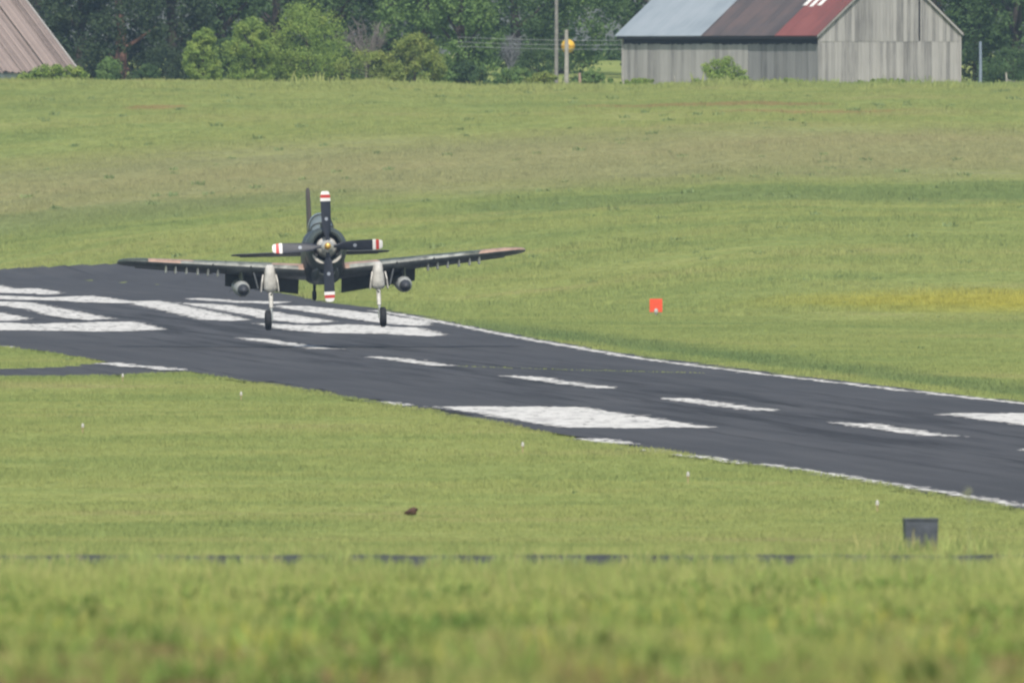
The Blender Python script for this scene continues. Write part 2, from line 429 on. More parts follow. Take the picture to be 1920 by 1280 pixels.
def scatter(name, P, scl, protos, mat, label):
    """one object of stuff: vertices of a point mesh, each carrying a clump"""
    col = bpy.data.collections.new(name + '_clumps')
    for i, me in enumerate(protos):
        me.materials.append(mat); col.objects.link(bpy.data.objects.new('%s_clump_%02d' % (name, i), me))
    me = bpy.data.meshes.new(name); me.vertices.add(len(P)); me.vertices.foreach_set('co', np.asarray(P, np.float32).ravel())
    a = me.attributes.new('scl', 'FLOAT', 'POINT'); a.data.foreach_set('value', np.asarray(scl, np.float32))
    a = me.attributes.new('rot', 'FLOAT_VECTOR', 'POINT')
    rv = np.zeros((len(P), 3), np.float32); rv[:, 2] = rng.uniform(0, 6.283, len(P)); a.data.foreach_set('vector', rv.ravel())
    a = me.attributes.new('idx', 'INT', 'POINT'); a.data.foreach_set('value', rng.integers(0, len(protos), len(P)).astype(np.int32))
    me.update()
    o = link(name, me, mat); tag(o, label, 'grass', kind='stuff')
    t = bpy.data.node_groups.new(name + '_scatter', 'GeometryNodeTree')
    t.interface.new_socket('Geometry', in_out='INPUT', socket_type='NodeSocketGeometry'); t.interface.new_socket('Geometry', in_out='OUTPUT', socket_type='NodeSocketGeometry')
    gi = t.nodes.new('NodeGroupInput'); go = t.nodes.new('NodeGroupOutput'); ip = t.nodes.new('GeometryNodeInstanceOnPoints'); ci = t.nodes.new('GeometryNodeCollectionInfo')
    ci.inputs[0].default_value = col; ci.inputs['Separate Children'].default_value = True; ci.inputs['Reset Children'].default_value = True
    def na(n, ty):
        k = t.nodes.new('GeometryNodeInputNamedAttribute'); k.data_type = ty; k.inputs[0].default_value = n; return k.outputs[0]
    t.links.new(gi.outputs[0], ip.inputs['Points']); t.links.new(ci.outputs[0], ip.inputs['Instance']); ip.inputs['Pick Instance'].default_value = True
    t.links.new(na('idx', 'INT'), ip.inputs['Instance Index']); t.links.new(na('rot', 'FLOAT_VECTOR'), ip.inputs['Rotation']); t.links.new(na('scl', 'FLOAT'), ip.inputs['Scale'])
    t.links.new(ip.outputs[0], go.inputs[0])
    mo = o.modifiers.new('scatter', 'NODES'); mo.node_group = t
    return o

def field_points(d0, d1, dens, margin=1.25, pad=3.0):
    """random points over the ground strip between two distances, widened past the frame"""
    n = int(dens * (d1 - d0) * (960 / F * (d0 + d1) / 2 * margin + pad) * 2)
    Y = np.sqrt(rng.uniform(d0 * d0, d1 * d1, n)) if d0 > 0 else rng.uniform(d0, d1, n)
    X = rng.uniform(-1, 1, n) * (960 / F * Y * margin + pad)
    ok = ~(in_poly(X, Y, RUNXY) | in_poly(X, Y, TAXIXY))
    return X[ok], Y[ok]

def lump(X, Y, s):
    return .5 + .25 * np.sin(X * s * 1.3 + 2 * np.sin(Y * s * .31)) + .25 * np.sin(X * s * .7 - Y * s * .23 + 1.7)

def leaf_mat0():
    m, nt, b = newmat('tuft_leaves'); pos = geo_pos(nt); f = noise(nt, pos, .8, 3)
    nt.links.new(ramp(nt, f, [(.3, (.17, .235, .095)), (.7, (.25, .31, .125))]), b.inputs['Base Color']); setp(b, Roughness=.8); b.inputs['Specular IOR Level'].default_value = .1
    return m
M_near = grass_material('tall_grass_blades', 1.0, .36, True)
M_mid = grass_material('short_grass_blades', .90, .08)
# tall foreground grass
X, Y = field_points(150, 470, 13)
tall = [clump_mesh('tall_grass', 18, .18, .56, .010, .30, 10 + i, .5) for i in range(6)]
scatter('tall_foreground_grass', np.stack([X, Y, terrain(X, Y) - .03], 1), (.55 + .75 * lump(X, Y, 1.1) * rng.uniform(.5, 1.1, len(X))) * np.interp(Y, [150, 330, 360, 395, 405, 429, 433, 470], [.75, .80, .62, .42, .2, .13, .5, .55]), tall, M_near, 'tall seeding grass on the hillside close to the camera')
# taller ragged growth in front of the edging and the box
X = rng.uniform(-13, 13, 6500); Y = rng.uniform(414, 429.3, 6500); w_ = lump(X, Y * 0, 3.1) * .5 + .5 * lump(X + 5, Y * 0, 9.1)
ok = rng.random(6500) < np.clip(.22 + np.abs(X) / 26 + (w_ - .5) * .7, .08, 1); X, Y, w_ = X[ok], Y[ok], w_[ok]
Xb = rng.uniform(6.2, 8.3, 260); Yb = rng.uniform(458, 469.3, 260); X, Y, w_ = np.r_[X, Xb], np.r_[Y, Yb], np.r_[w_, rng.uniform(.4, 1.5, 260)]
rag = [clump_mesh('ragged_grass', 9, .14, .40, .012, .3, 70 + i, .5) for i in range(5)]
scatter('ragged_verge_grass', np.stack([X, Y, terrain(X, Y) - .03], 1), .55 + .6 * w_ * rng.uniform(.5, 1.2, len(X)), rag, M_near, 'ragged tall grass along the dark edging')
# broad leaved weeds, straw and yellow flowers near the camera, each in drifts
def leafy(name, c0, c1):
    m, nt, b = newmat(name); f = nt.nodes.new('ShaderNodeObjectInfo').outputs['Random']
    nt.links.new(ramp(nt, f, [(0, c0), (1, c1)]), b.inputs['Base Color']); setp(b, Roughness=.8); b.inputs['Specular IOR Level'].default_value = .1
    return m
def drift(name, d0, d1, dens, thr, freq, ph, clump, mat, s0, s1, label):
    X, Y = field_points(d0, d1, dens); k_ = lump(X + ph, Y * 1.0 + ph * 3, freq) > thr + .25 * rng.random(len(X)); k_ &= rng.random(len(X)) < np.clip((d1 - Y) / (.55 * (d1 - d0)), 0, 1) ** 1.3; X, Y = X[k_], Y[k_]
    scatter(name, np.stack([X, Y, terrain(X, Y) - .03], 1), rng.uniform(s0, s1, len(X)), clump, mat, label)
drift('foreground_weeds', 150, 330, 4.2, .52, 1.6, 2.0, [clump_mesh('meadow_weeds', 44, .22, .42, .05, .6, 90 + i, .8) for i in range(5)], leafy('weed_leaves', (.080, .145, .034), (.22, .30, .072)), .45, 1.1, 'broad leaved green weeds among the tall foreground grass')
drift('straw_tufts', 150, 300, 5.0, .52, 1.2, 9.0, [clump_mesh('straw', 26, .2, .46, .014, .45, 190 + i, .4) for i in range(5)], leafy('straw_blades', (.36, .28, .13), (.44, .40, .18)), .5, 1.0, 'dry straw tufts among the tall foreground grass')
drift('yellow_flowers', 150, 300, .7, .55, 1.9, 15.0, [clump_mesh('flower_sprig', 12, .12, .46, .02, .35, 290 + i, 1.0) for i in range(4)], leafy('yellow_petals', (.42, .40, .07), (.52, .47, .11)), .6, 1.1, 'yellow flowering sprigs in the foreground grass')
drift('red_brown_docks', 135, 205, 10.0, .40, 1.4, 21.0, [clump_mesh('dock_stalk', 22, .2, .40, .03, .45, 390 + i, .8) for i in range(4)], leafy('dock_stalks', (.11, .065, .04), (.24, .155, .08)), .5, 1.0, 'reddish brown dry stalks closest to the camera')
# mown airfield grass on the near side and round the runway
X, Y = field_points(470, 1120, 6)
low = [clump_mesh('short_grass', 14, .22, .15, .016, .6, 30 + i) for i in range(6)]
sr, of = to_rw(X, Y)
edge = np.exp(-((of - 12.5) / 2.2) ** 2) * (sr < 1100)
sc_ = (.45 + .5 * lump(X, Y, .5) * rng.uniform(.5, 1.1, len(X))) * (1 + 1.0 * edge)
scatter('mown_airfield_grass', np.stack([X, Y, terrain(X, Y) - .02], 1), sc_, low, M_mid, 'short mown grass on both sides of the runway')
# rough meadow beyond
X, Y = field_points(1120, 1775, 4.2)
rough = [clump_mesh('meadow_grass', 16, .38, .26, .03, .5, 50 + i, .3) for i in range(6)]
L_ = lump(X, Y, .35)
sc_ = (.4 + .55 * L_ * rng.uniform(.4, 1.2, len(X))) * np.where(rng.random(len(X)) < .012, 1.9, 1.0) * np.where((Y > 1738) & (rng.random(len(X)) < .25), rng.uniform(1.2, 2.4, len(X)), 1)
scatter('rough_meadow_grass', np.stack([X, Y, terrain(X, Y) - .03], 1), sc_, rough, M_mid, 'rough meadow grass rising from the runway to the barns')

X, Y = field_points(640, 1770, .02); kk_ = (lump(X, Y, .12) * lump(X + 9, Y, .4) > rng.random(len(X)) * .55); X, Y = X[kk_], Y[kk_]
tuftm = [clump_mesh('dock_tuft', 40, .42, .34, .06, .9, 120 + i, .7) for i in range(5)]
scatter('dark_meadow_tufts', np.stack([X, Y, terrain(X, Y) - .03], 1), rng.uniform(.25, 1.0, len(X)) * np.interp(Y, [640, 1100, 1300], [.35, .5, 1.0]), tuftm, leaf_mat0(), 'dark leafy tufts dotted over the meadow')

# ------------------------------------------------------------------ trees and bushes
def leaf_material(name, c0, c1, c2, scale=1.1):
    m, nt, b = newmat(name); pos = geo_pos(nt)
    f = noise(nt, pos, scale, 3, .6)
    col = ramp(nt, f, [(.3, c0), (.5, c1), (.7, c2)])
    out = nt.nodes['Material Output']
    dif = nt.nodes.new('ShaderNodeBsdfDiffuse'); tr = nt.nodes.new('ShaderNodeBsdfTranslucent'); ms = nt.nodes.new('ShaderNodeMixShader')
    nt.links.new(col, dif.inputs[0]); nt.links.new(col, tr.inputs[0]); ms.inputs[0].default_value = .3
    nt.links.new(dif.outputs[0], ms.inputs[1]); nt.links.new(tr.outputs[0], ms.inputs[2]); nt.links.new(ms.outputs[0], out.inputs[0])
    return m
LM = {
    'cedar': leaf_material('cedar_leaves', (.043, .069, .038), (.063, .095, .049), (.089, .121, .057)),
    'dark': leaf_material('dark_leaves', (.062, .108, .046), (.094, .157, .062), (.128, .194, .073)),
    'mid': leaf_material('mid_green_leaves', (.110, .184, .062), (.162, .258, .085), (.212, .304, .095)),
    'bright': leaf_material('bright_leaves', (.179, .274, .069), (.263, .364, .090), (.336, .409, .103)),
    'yellow': leaf_material('yellow_green_leaves', (.190, .251, .069), (.269, .330, .090), (.347, .373, .107)),
}
BARK = plain('bark', (.06, .048, .040), .9, 0, .3, 6); BARK_RED = plain('cedar_bark', (.26, .14, .105), .9, 0, .25, 5)
DEADWOOD = plain('dead_wood', (.21, .185, .17), .9, 0, .25, 5)

def leaf_cloud(cl, rad, per, size, r, flat=.5):
    """cl (n,3) clump centres, rad (n,) clump radii -> quads"""
    n = len(cl) * per
    c = np.repeat(cl, per, 0); rr = np.repeat(rad, per)
    dv = r.normal(0, 1, (n, 3)); dv /= np.linalg.norm(dv, axis=1)[:, None] + 1e-9
    q = r.random(n) ** .45
    p = c + dv * (rr * q)[:, None] * np.array([1, 1, .8])
    nrm = dv * .8 + r.normal(0, .7, (n, 3)) + np.array([0, 0, flat]); nrm /= np.linalg.norm(nrm, axis=1)[:, None] + 1e-9
    u = np.cross(nrm, r.normal(0, 1, (n, 3))); u /= np.linalg.norm(u, axis=1)[:, None] + 1e-9
    v = np.cross(nrm, u); s = (size * r.uniform(.55, 1.2, n))[:, None] / 2
    V = np.stack([p - u * s, p - v * s * .7, p + u * s, p + v * s * .7], 1).reshape(-1, 3)
    return V, np.arange(4 * n).reshape(n, 4)

def make_tree(name, x, dist, w, h, kind, label, cat='tree', group=None, low=.04, ncl=70, per=70, leaf=.26, shape='round', trunk=True, bark=None, base=None, seed=0, lean=0.0, clr=.16):
    """x: image column of the axis, w / h: width and height in metres"""
    r = np.random.default_rng(1000 + seed)
    X = (x - 960) * dist / F
    z0 = (float(terrain(X, dist)) if base is None else base) - .1
    root = empty(name, (X, dist, z0), 0, label, cat, group)
    # clump centres in the crown's volume
    cl = []; tries = 0
    lob = [(r.uniform(0, 6.28), r.uniform(.3, .95), r.uniform(.75, 1.15)) for _ in range(7)]
    while len(cl) < ncl and tries < ncl * 40:
        tries += 1
        a = r.uniform(0, 6.283); t = r.uniform(low, 1.0); q = r.random() ** .4
        if shape == 'round': prof = math.sqrt(max(0, 1 - ((t - .45) / .56) ** 2)) * (1 if t > .3 else .75 + t * .8)
        elif shape == 'cone': prof = (1 - t) ** .75 * (1 if t > .12 else .85)
        elif shape == 'column': prof = math.sqrt(max(0, 1 - ((t - .35) / .66) ** 2))
        else: prof = math.sqrt(max(0, 1 - t ** 2.2))          # dome: bush
        k = 1.0
        for la, lt, lk in lob:
            if abs((a - la + 3.14) % 6.283 - 3.14) < .8 and abs(t - lt) < .2: k = lk
        rad = prof * k * q
        cl.append((math.cos(a) * rad * w / 2, math.sin(a) * rad * w / 2, t * h))
    cl = np.array(cl); cr = r.uniform(.6, 1.3, len(cl)) * clr * min(w, h)
    cl[:, 2] = np.maximum(cl[:, 2], cr * .6); cl[:, 0] += lean * cl[:, 2]
    V, Fq = leaf_cloud(cl, cr, per, leaf, r)
    V[:, 2] = np.maximum(V[:, 2], .02)
    link('crown', mesh_np('crown', V, Fq), LM[kind], root)
    if trunk:
        mb = MB(); tr = .028 * h
        pts = [(0, 0, 0), (lean * h * .2 + r.normal(0, .05), r.normal(0, .05), h * .25), (lean * h * .45 + r.normal(0, .1), r.normal(0, .1), h * .5), (lean * h * .75, r.normal(0, .15), h * .82)]
        mb.tube(pts, [tr * 1.25, tr, tr * .7, tr * .2], 8)
        for i in r.choice(len(cl), min(9, len(cl)), replace=False):
            e = cl[i]; b = min(max(e[2] * .6, h * .12), h * .7); bx = lean * b
            mb.tube([(bx, 0, b), ((bx + e[0]) * .5, e[1] * .5, (b + e[2]) * .5 - .1), tuple(e)], [tr * .45, tr * .3, tr * .08], 6)
        mb.build('trunk', bark or BARK, root, True)
    return root

TG = 'trees along the far edge of the meadow'
k = 0
back = [  # x, dist, w, h, kind, shape, label
    (-70, 1850, 8, 12, 'dark', 'round', 'tall dark tree rising behind the brown tin roof'),
    (70, 1862, 8.5, 13, 'cedar', 'round', 'dark tree directly beyond the rake of the brown tin roof'),
    (150, 1848, 6.5, 12, 'cedar', 'cone', 'very dark cedar between the brown tin roof and the red trunk'),
    (225, 1842, 6.5, 13, 'cedar', 'round', 'dark cedar with a reddish bare trunk showing near its foot'),
    (320, 1846, 7.0, 13, 'cedar', 'round', 'dark grey green cedar behind the slim bright green tree'),
    (415, 1856, 6.0, 13, 'dark', 'round', 'dark tree in the gap between slim bright tree and big round bush'),
    (520, 1862, 8.0, 13, 'cedar', 'round', 'dark brownish tree towering directly behind the big round bush'),
    (630, 1858, 7.5, 14, 'dark', 'round', 'dark green tree behind the bare purple grey shrub'),
    (730, 1862, 8.0, 13, 'dark', 'round', 'dark green tree above the yellow green bush'),
    (865, 1826, 5.6, 12, 'mid', 'round', 'leafy mid green tree beside the power lines, brightest of the tall trees'),
    (800, 1850, 6.5, 14, 'mid', 'round', 'tall green tree close behind the leafy tree beside the power lines'),
    (965, 1920, 8.0, 12, 'dark', 'round', 'hazy dark tree behind the tall utility pole'),
    (1055, 1930, 8.5, 14, 'mid', 'round', 'hazy green tree with drooping crown behind the yellow ball'),
    (1182, 1915, 7.0, 14, 'dark', 'round', 'dark tree touching the grey end of the big barn roof'),
    (1240, 1900, 8.0, 12, 'dark', 'round', 'dark tree hidden mostly by the grey end of the barn roof'),
    (1760, 1880, 6.5, 13, 'cedar', 'round', 'dark tree behind the gable shoulder of the weathered barn'),
    (1835, 1850, 6.5, 13, 'dark', 'round', 'green tree beyond the barn above the pale blue pole'),
    (1905, 1842, 6.5, 13, 'dark', 'round', 'dark tree behind the leaning fence post at the frame edge'),
    (1985, 1850, 7.5, 13, 'cedar', 'round', 'dark tree past the frame edge beyond the fence post'),
]
for i, (x, ds, ww, hh, kd, sh, lb) in enumerate(back):
    make_tree('broadleaf_tree' if kd != 'cedar' else 'cedar_tree', x, ds, ww, hh, kd, lb, 'tree', TG, .30 if x == 1182 else .03, 130, 110, .27, sh, True, BARK_RED if i == 3 else None, seed=i, clr=.15)
front = [
    (383, 1806, 2.4, 3.8, 'bright', 'column', 'slim upright bright green tree standing alone in front of dark cedars', 'sapling_tree', 'tree'),
    (474, 1808, 3.9, 4.4, 'bright', 'round', 'lower bright green half of the twin round bush', 'round_bush', 'bush'),
    (575, 1810, 5.9, 5.5, 'bright', 'round', 'tallest bright green round bush in front of the dark woods', 'round_bush', 'bush'),
    (690, 1800, 5.0, 2.3, 'yellow', 'dome', 'low yellow green bush below the bare purple grey shrub', 'low_bush', 'bush'),
    (778, 1800, 4.4, 3.4, 'yellow', 'dome', 'pointed yellow green bush left of the leafy green tree', 'yellow_green_bush', 'bush'),
    (206, 1798, 1.7, 1.9, 'mid', 'dome', 'small green bush at the foot of the red cedar trunk', 'small_bush', 'bush'),
    (275, 1800, 2.2, 1.4, 'dark', 'dome', 'low dark green bush under the dark cedars', 'small_bush', 'bush'),
    (880, 1800, 3.0, 1.6, 'dark', 'dome', 'low dark bush at the foot of the leafy green tree', 'low_bush', 'bush'),
    (965, 1790, 3.6, 1.25, 'mid', 'dome', 'low scrubby bush left of the short utility pole', 'scrub_bush', 'bush'),
    (1020, 1786, 2.6, .95, 'yellow', 'dome', 'small yellowish scrub at the foot of the utility poles', 'scrub_bush', 'bush'),
    (1110, 1790, 2.6, 1.0, 'mid', 'dome', 'small scrub between the short pole and the big barn', 'scrub_bush', 'bush'),
    (1356, 1772, 3.6, 1.75, 'bright', 'dome', 'bright green bush against the long side of the big barn', 'round_bush', 'bush'),
    (1200, 1776, 3.4, .6, 'bright', 'dome', 'low weedy growth at the rear corner of the big barn', 'weed_patch', 'weeds'),
    (1470, 1776, 3.8, .5, 'bright', 'dome', 'low weeds along the foot of the barn near its corner', 'weed_patch', 'weeds'),
    (100, 1830, 5.0, 2.6, 'cedar', 'dome', 'dark undergrowth between the brown tin roof and the red trunk', 'undergrowth_bush', 'bush'),
    (310, 1828, 5.5, 2.8, 'cedar', 'dome', 'dark undergrowth left of the slim bright tree', 'undergrowth_bush', 'bush'),
    (430, 1826, 3.5, 3.2, 'dark', 'dome', 'dark undergrowth seen between slim tree and twin round bush', 'undergrowth_bush', 'bush'),
    (640, 1828, 5.0, 3.0, 'dark', 'dome', 'dark undergrowth right behind the tallest round bush', 'undergrowth_bush', 'bush'),
    (1010, 1870, 6.0, 2.6, 'dark', 'dome', 'hazy dark undergrowth behind the foot of both utility poles', 'undergrowth_bush', 'bush'),
    (1900, 1832, 5.5, 2.6, 'dark', 'dome', 'dark undergrowth behind the leaning fence post', 'undergrowth_bush', 'bush'),
    (1665, 1777, 6.8, .42, 'bright', 'dome', 'low weeds along the foot of the barn gable', 'weed_patch', 'weeds'),
]
for i, (x, ds, ww, hh, kd, sh, lb, nm, ct) in enumerate(front):
    make_tree(nm, x, ds, ww, hh, kd, lb, ct, 'bushes at the meadow edge' if ct == 'bush' else None,   .06, 150 if hh > 3 else 60, 90, .15, sh, hh > 1.5, seed=50 + i, clr=.13 if hh > 3 else .2)

# green creeper swallowing the eave of the left barn
r_ = np.random.default_rng(91)
cl = np.stack([r_.uniform(-2.2, 2.2, 60), r_.uniform(-.5, .5, 60), r_.uniform(.1, 1.0, 60)], 1); cl[:, 2] *= 1 - .12 * np.abs(cl[:, 0])
Vq, Fq = leaf_cloud(cl, r_.uniform(.22, .4, 60), 70, .17, r_)
hx, hd = (97 - 960) * 1764 / F, 1764
hedge = link('hedge', mesh_np('hedge', Vq, Fq), LM['bright']); hedge.location = (hx, hd, 9.75)
tag(hedge, 'green hedge of creeper along the eave of the brown tin roof', 'hedge')

# bare shrub
def bare_shrub(x, dist, h, wd, label, seed, mat=DEADWOOD):
    r = random.Random(seed); X = (x - 960) * dist / F; z = float(terrain(X, dist)) - .1
    root = empty('bare_shrub', (X, dist, z), 0, label, 'shrub'); mb = MB(); tw = MB()
    mb.tube([(0, 0, 0), (r.uniform(-.1, .1), 0, h * .3), (0.05, 0, h * .5)], [.1, .08, .05], 7)
    for i in range(22):
        a = r.uniform(0, 6.28); e = Vector((math.cos(a) * wd / 2 * r.uniform(.3, 1), math.sin(a) * wd / 2 * .6 * r.uniform(.3, 1), h * r.uniform(.65, 1)))
        st = Vector((0, 0, h * r.uniform(.2, .45))); m_ = (st + e) / 2 + Vector((r.uniform(-.2, .2), r.uniform(-.2, .2), r.uniform(-.1, .2)))
        mb.tube([st, m_, e], [.05, .032, .012], 5)
        for j in range(16):
            t = r.uniform(.3, 1); p = st.lerp(m_, t * 2) if t < .5 else m_.lerp(e, t * 2 - 1)
            q = p + Vector((r.uniform(-.5, .5), r.uniform(-.4, .4), r.uniform(.0, .6))); tw.tube([p, (p + q) / 2 + Vector((0, 0, .05)), q], [.022, .016, .008], 4)
    mb.build('trunk', mat, root, True); o = tw.build('twigs', mat, root); o['kind'] = 'stuff'
bare_shrub(688, 1815, 4.6, 4.8, 'bare purple grey shrub above the low yellow green bush', 4)
bare_shrub(958, 1830, 3.6, 1.6, 'small pale bare shrub beside the leafy green tree', 9, plain('pale_twigs', (.20, .21, .22), .9, 0, .2))

# far wood closing the view behind everything
r_ = np.random.default_rng(5)
n = 260
cl = np.stack([r_.uniform(-75, 75, n), r_.uniform(2040, 2075, n), r_.uniform(10.8, 24, n)], 1)
Vq, Fq = leaf_cloud(cl, r_.uniform(1.6, 3.2, n), 160, .75, r_)
ww_ = link('distant_woods', mesh_np('distant_woods', Vq, Fq), LM['dark'])
tag(ww_, 'hazy far wood closing the gap between trees and barn', 'woods', kind='stuff')

# ------------------------------------------------------------------ the big weathered barn
def wood(name, base, contrast):
    m, nt, b = newmat(name); p = obj_pos(nt)
    oi = nt.nodes.new('ShaderNodeObjectInfo')
    f = noise(nt, p, 1.0, 5, .65, sc3=(11, 11, .55)); f2 = noise(nt, p, .35, 3)
    v = math_(nt, 'ADD', math_(nt, 'MULTIPLY', f, .55), math_(nt, 'ADD', math_(nt, 'MULTIPLY', oi.outputs['Random'], .3), math_(nt, 'MULTIPLY', f2, .25)))
    lo = tuple(c * (1 - contrast) for c in base); hi = tuple(c * (1 + contrast * .55) for c in base)
    nt.links.new(ramp(nt, v, [(.28, lo), (.52, base), (.78, hi)]), b.inputs['Base Color'])
    setp(b, Roughness=.9); b.inputs['Specular IOR Level'].default_value = .15
    return m
def tin(name, c0, c1, c2, rough=.65):
    m, nt, b = newmat(name); p = obj_pos(nt); oi = nt.nodes.new('ShaderNodeObjectInfo').outputs['Random']
    f = noise(nt, p, 1.0, 5, .65, sc3=(.5, 5, .5)); f2 = noise(nt, p, .45, 4, .6, loc=(2, 7, 1))
    v = math_(nt, 'ADD', math_(nt, 'MULTIPLY', f, .4), math_(nt, 'ADD', math_(nt, 'MULTIPLY', f2, .45), math_(nt, 'MULTIPLY', oi, .15)))
    nt.links.new(ramp(nt, v, [(.36, c0), (.50, c1), (.64, c2)]), b.inputs['Base Color']); setp(b, Roughness=rough); b.inputs['Specular IOR Level'].default_value = .25
    return m
WOOD = wood('weathered_boards', (.335, .322, .312), .58); WOOD2 = wood('darker_weathered_boards', (.215, .213, .215), .60)
TIN = tin('galvanised_tin', (.225, .265, .295), (.275, .320, .350), (.315, .355, .385), .5); RUST = tin('dull_rust_tin', (.066, .058, .058), (.092, .080, .078), (.130, .096, .088))
RED = tin('red_painted_tin', (.110, .062, .056), (.190, .066, .060), (.235, .085, .075)); WHITEP = plain('white_paint_patch', (.72, .71, .68), .7, 0, .08, 2); SHADE_BLACK = plain('painted_shade', (.02, .02, .02), .95)
SB = F / 1790
bA = R(35); bd = 1790.0; bx0 = (1535 - 960) * bd / F; bz = 9.15
EZ = 10.1 + 82 / SB - bz; GW = 268 / SB / math.cos(bA); BL = 365 / SB / math.sin(bA); RISE = GW / 2 * .80
barn = empty('barn', (bx0, bd, bz), bA, 'big weathered grey board barn with patched grey, brown and red tin roof', 'barn')
# barn frame: +x along the gable (to the right and away), +y along the side wall (to the left and away)
SEAM = 10.1 + 65 / SB - bz
def board(x0, x1, y, z0a, z1a, z1b, name='gable_board', th=.03, mat=WOOD, side=False, dep=0.0):
    mb = MB(); a = .006
    if not side:
        p = [(x0 + a, y - dep, z0a), (x1 - a, y - dep, z0a), (x1 - a, y - dep, z1b), (x0 + a, y - dep, z1a)]
        q = [(u, v + th, z) for u, v, z in p]
    else:
        p = [(y - dep, x0 + a, z0a), (y - dep, x1 - a, z0a), (y - dep, x1 - a, z1b), (y - dep, x0 + a, z1a)]
        q = [(u + th, v, z) for u, v, z in p]
    mb.add(p + q, [(0, 1, 2, 3), (7, 6, 5, 4), (0, 4, 5, 1), (1, 5, 6, 2), (2, 6, 7, 3), (3, 7, 4, 0)])
    return mb.build(name, mat, barn)
def rake(x): return EZ + RISE * (1 - abs(x - GW / 2) / (GW / 2)) - .04
x = 0.0; slit = 191 / SB / math.cos(bA)
while x < GW - .05:
    wd_ = min(rnd.uniform(.24, .34), GW - x)
    if GW - x - wd_ < .12: wd_ = GW - x
    board(x, x + wd_, 0, rnd.uniform(0, .04), SEAM - rnd.uniform(0, .03), SEAM - rnd.uniform(0, .03), dep=rnd.uniform(0, .012))
    if not (x < slit < x + wd_):
        board(x, x + wd_, -.02, SEAM - .05 + rnd.uniform(0, .02), rake(x), rake(x + wd_), dep=rnd.uniform(0, .012))
    else:
        if slit - .09 - x > .06: board(x, slit - .09, -.02, SEAM - .05, rake(x), rake(slit - .09))
        if x + wd_ - slit - .07 > .06: board(slit + .07, x + wd_, -.02, SEAM - .05, rake(slit + .07), rake(x + wd_))
    x += wd_
y = 0.0; dsplit = 131 / SB / math.sin(bA)
while y < BL - .05:
    wd_ = min(rnd.uniform(.30, .46), BL - y)
    if BL - y - wd_ < .15: wd_ = BL - y
    board(y, y + wd_, 0, rnd.uniform(0, .05), EZ - .80 + rnd.uniform(-.08, .05), EZ - .80 + rnd.uniform(-.08, .05), 'side_board', side=True, mat=WOOD2 if y < dsplit else WOOD, dep=rnd.uniform(0, .015) - (.05 if y < dsplit else 0))
    y += wd_
mb = MB(); mb.box((.0, -.04, EZ / 2), (.16, .06, EZ)); mb.build('corner_board', WOOD, barn)
mb = MB(); mb.box((GW, -.04, EZ / 2), (.14, .06, EZ)); mb.build('corner_board', WOOD, barn)
mb = MB(); mb.box((-.03, BL, EZ / 2), (.06, .14, EZ)); mb.build('corner_board', WOOD, barn)
# back and far walls, near-black sheets painted in for the shade inside
mb = MB(); mb.add([(GW, 0, 0), (GW, BL, 0), (GW, BL, EZ), (GW, 0, EZ), (GW - .05, 0, 0), (GW - .05, BL, 0), (GW - .05, BL, EZ), (GW - .05, 0, EZ)], [(0, 1, 2, 3), (7, 6, 5, 4), (0, 4, 5, 1), (1, 5, 6, 2), (2, 6, 7, 3), (3, 7, 4, 0)]); mb.build('rear_wall', WOOD2, barn)
mb = MB(); mb.add([(.04, BL, 0), (GW - .06, BL, 0), (GW - .06, BL, EZ), (GW / 2, BL, EZ + RISE - .1), (.04, BL, EZ)], [(0, 1, 2, 3, 4)]); mb.build('end_wall', WOOD2, barn)
mb = MB(); mb.add([(.1, .12, 0), (GW - .1, .12, 0), (GW - .1, .12, EZ), (GW / 2, .12, EZ + RISE - .2), (.1, .12, EZ)], [(0, 1, 2, 3, 4)]); mb.build('inner_shade_sheet', SHADE_BLACK, barn)
mb = MB(); mb.add([(.1, .12, 0), (.1, BL - .1, 0), (.1, BL - .1, EZ), (.1, .12, EZ)], [(0, 1, 2, 3)]); mb.build('inner_shade_sheet', SHADE_BLACK, barn)
# roof sheets; slope coordinates: t 0 at the eave .. 1 at the ridge
OV = .40
def sheet_strip(parent, name, y0, y1, mat, fx, lift=0.0, t0=None, t1=None, ribs=4):
    """corrugated strip; fx(t)->(x,z) along the slope"""
    mb = MB(); n = ribs * 4; ring0 = []; ring1 = []
    for i in range(n + 1):
        yy = y0 + (y1 - y0) * i / n; hgt = (.0, .035, .035, .0)[i % 4] + lift
        for ring, t in ((ring0, t0), (ring1, t1)):
            px, pz = fx(t); ring.append((px, yy, pz + hgt))
    bot0 = [(p[0], p[1], p[2] - .045) for p in ring0]; bot1 = [(p[0], p[1], p[2] - .045) for p in ring1]
    m_ = n + 1; vs = ring0 + ring1 + bot0 + bot1; fs = []
    for i in range(n):
        fs += [(i, i + 1, m_ + i + 1, m_ + i), (2 * m_ + i, 3 * m_ + i, 3 * m_ + i + 1, 2 * m_ + i + 1), (i, 2 * m_ + i, 2 * m_ + i + 1, i + 1), (m_ + i, m_ + i + 1, 3 * m_ + i + 1, 3 * m_ + i)]
    fs += [(0, m_, 3 * m_, 2 * m_), (n, 2 * m_ + n, 3 * m_ + n, m_ + n)]
    mb.add(vs, fs); return mb.build(name, mat, parent)
sl = RISE / (GW / 2)
fl = lambda t: (-OV + t * (GW / 2 + OV), EZ - OV * sl + .06 + t * (GW / 2 + OV) * sl)
fr = lambda t: (GW + OV * .6 - t * (GW / 2 + OV * .6), EZ - OV * .6 * sl + .06 + t * (GW / 2 + OV * .6) * sl)
vb1, vb2 = 73 / SB / math.sin(bA), 210 / SB / math.sin(bA)
y = -.25
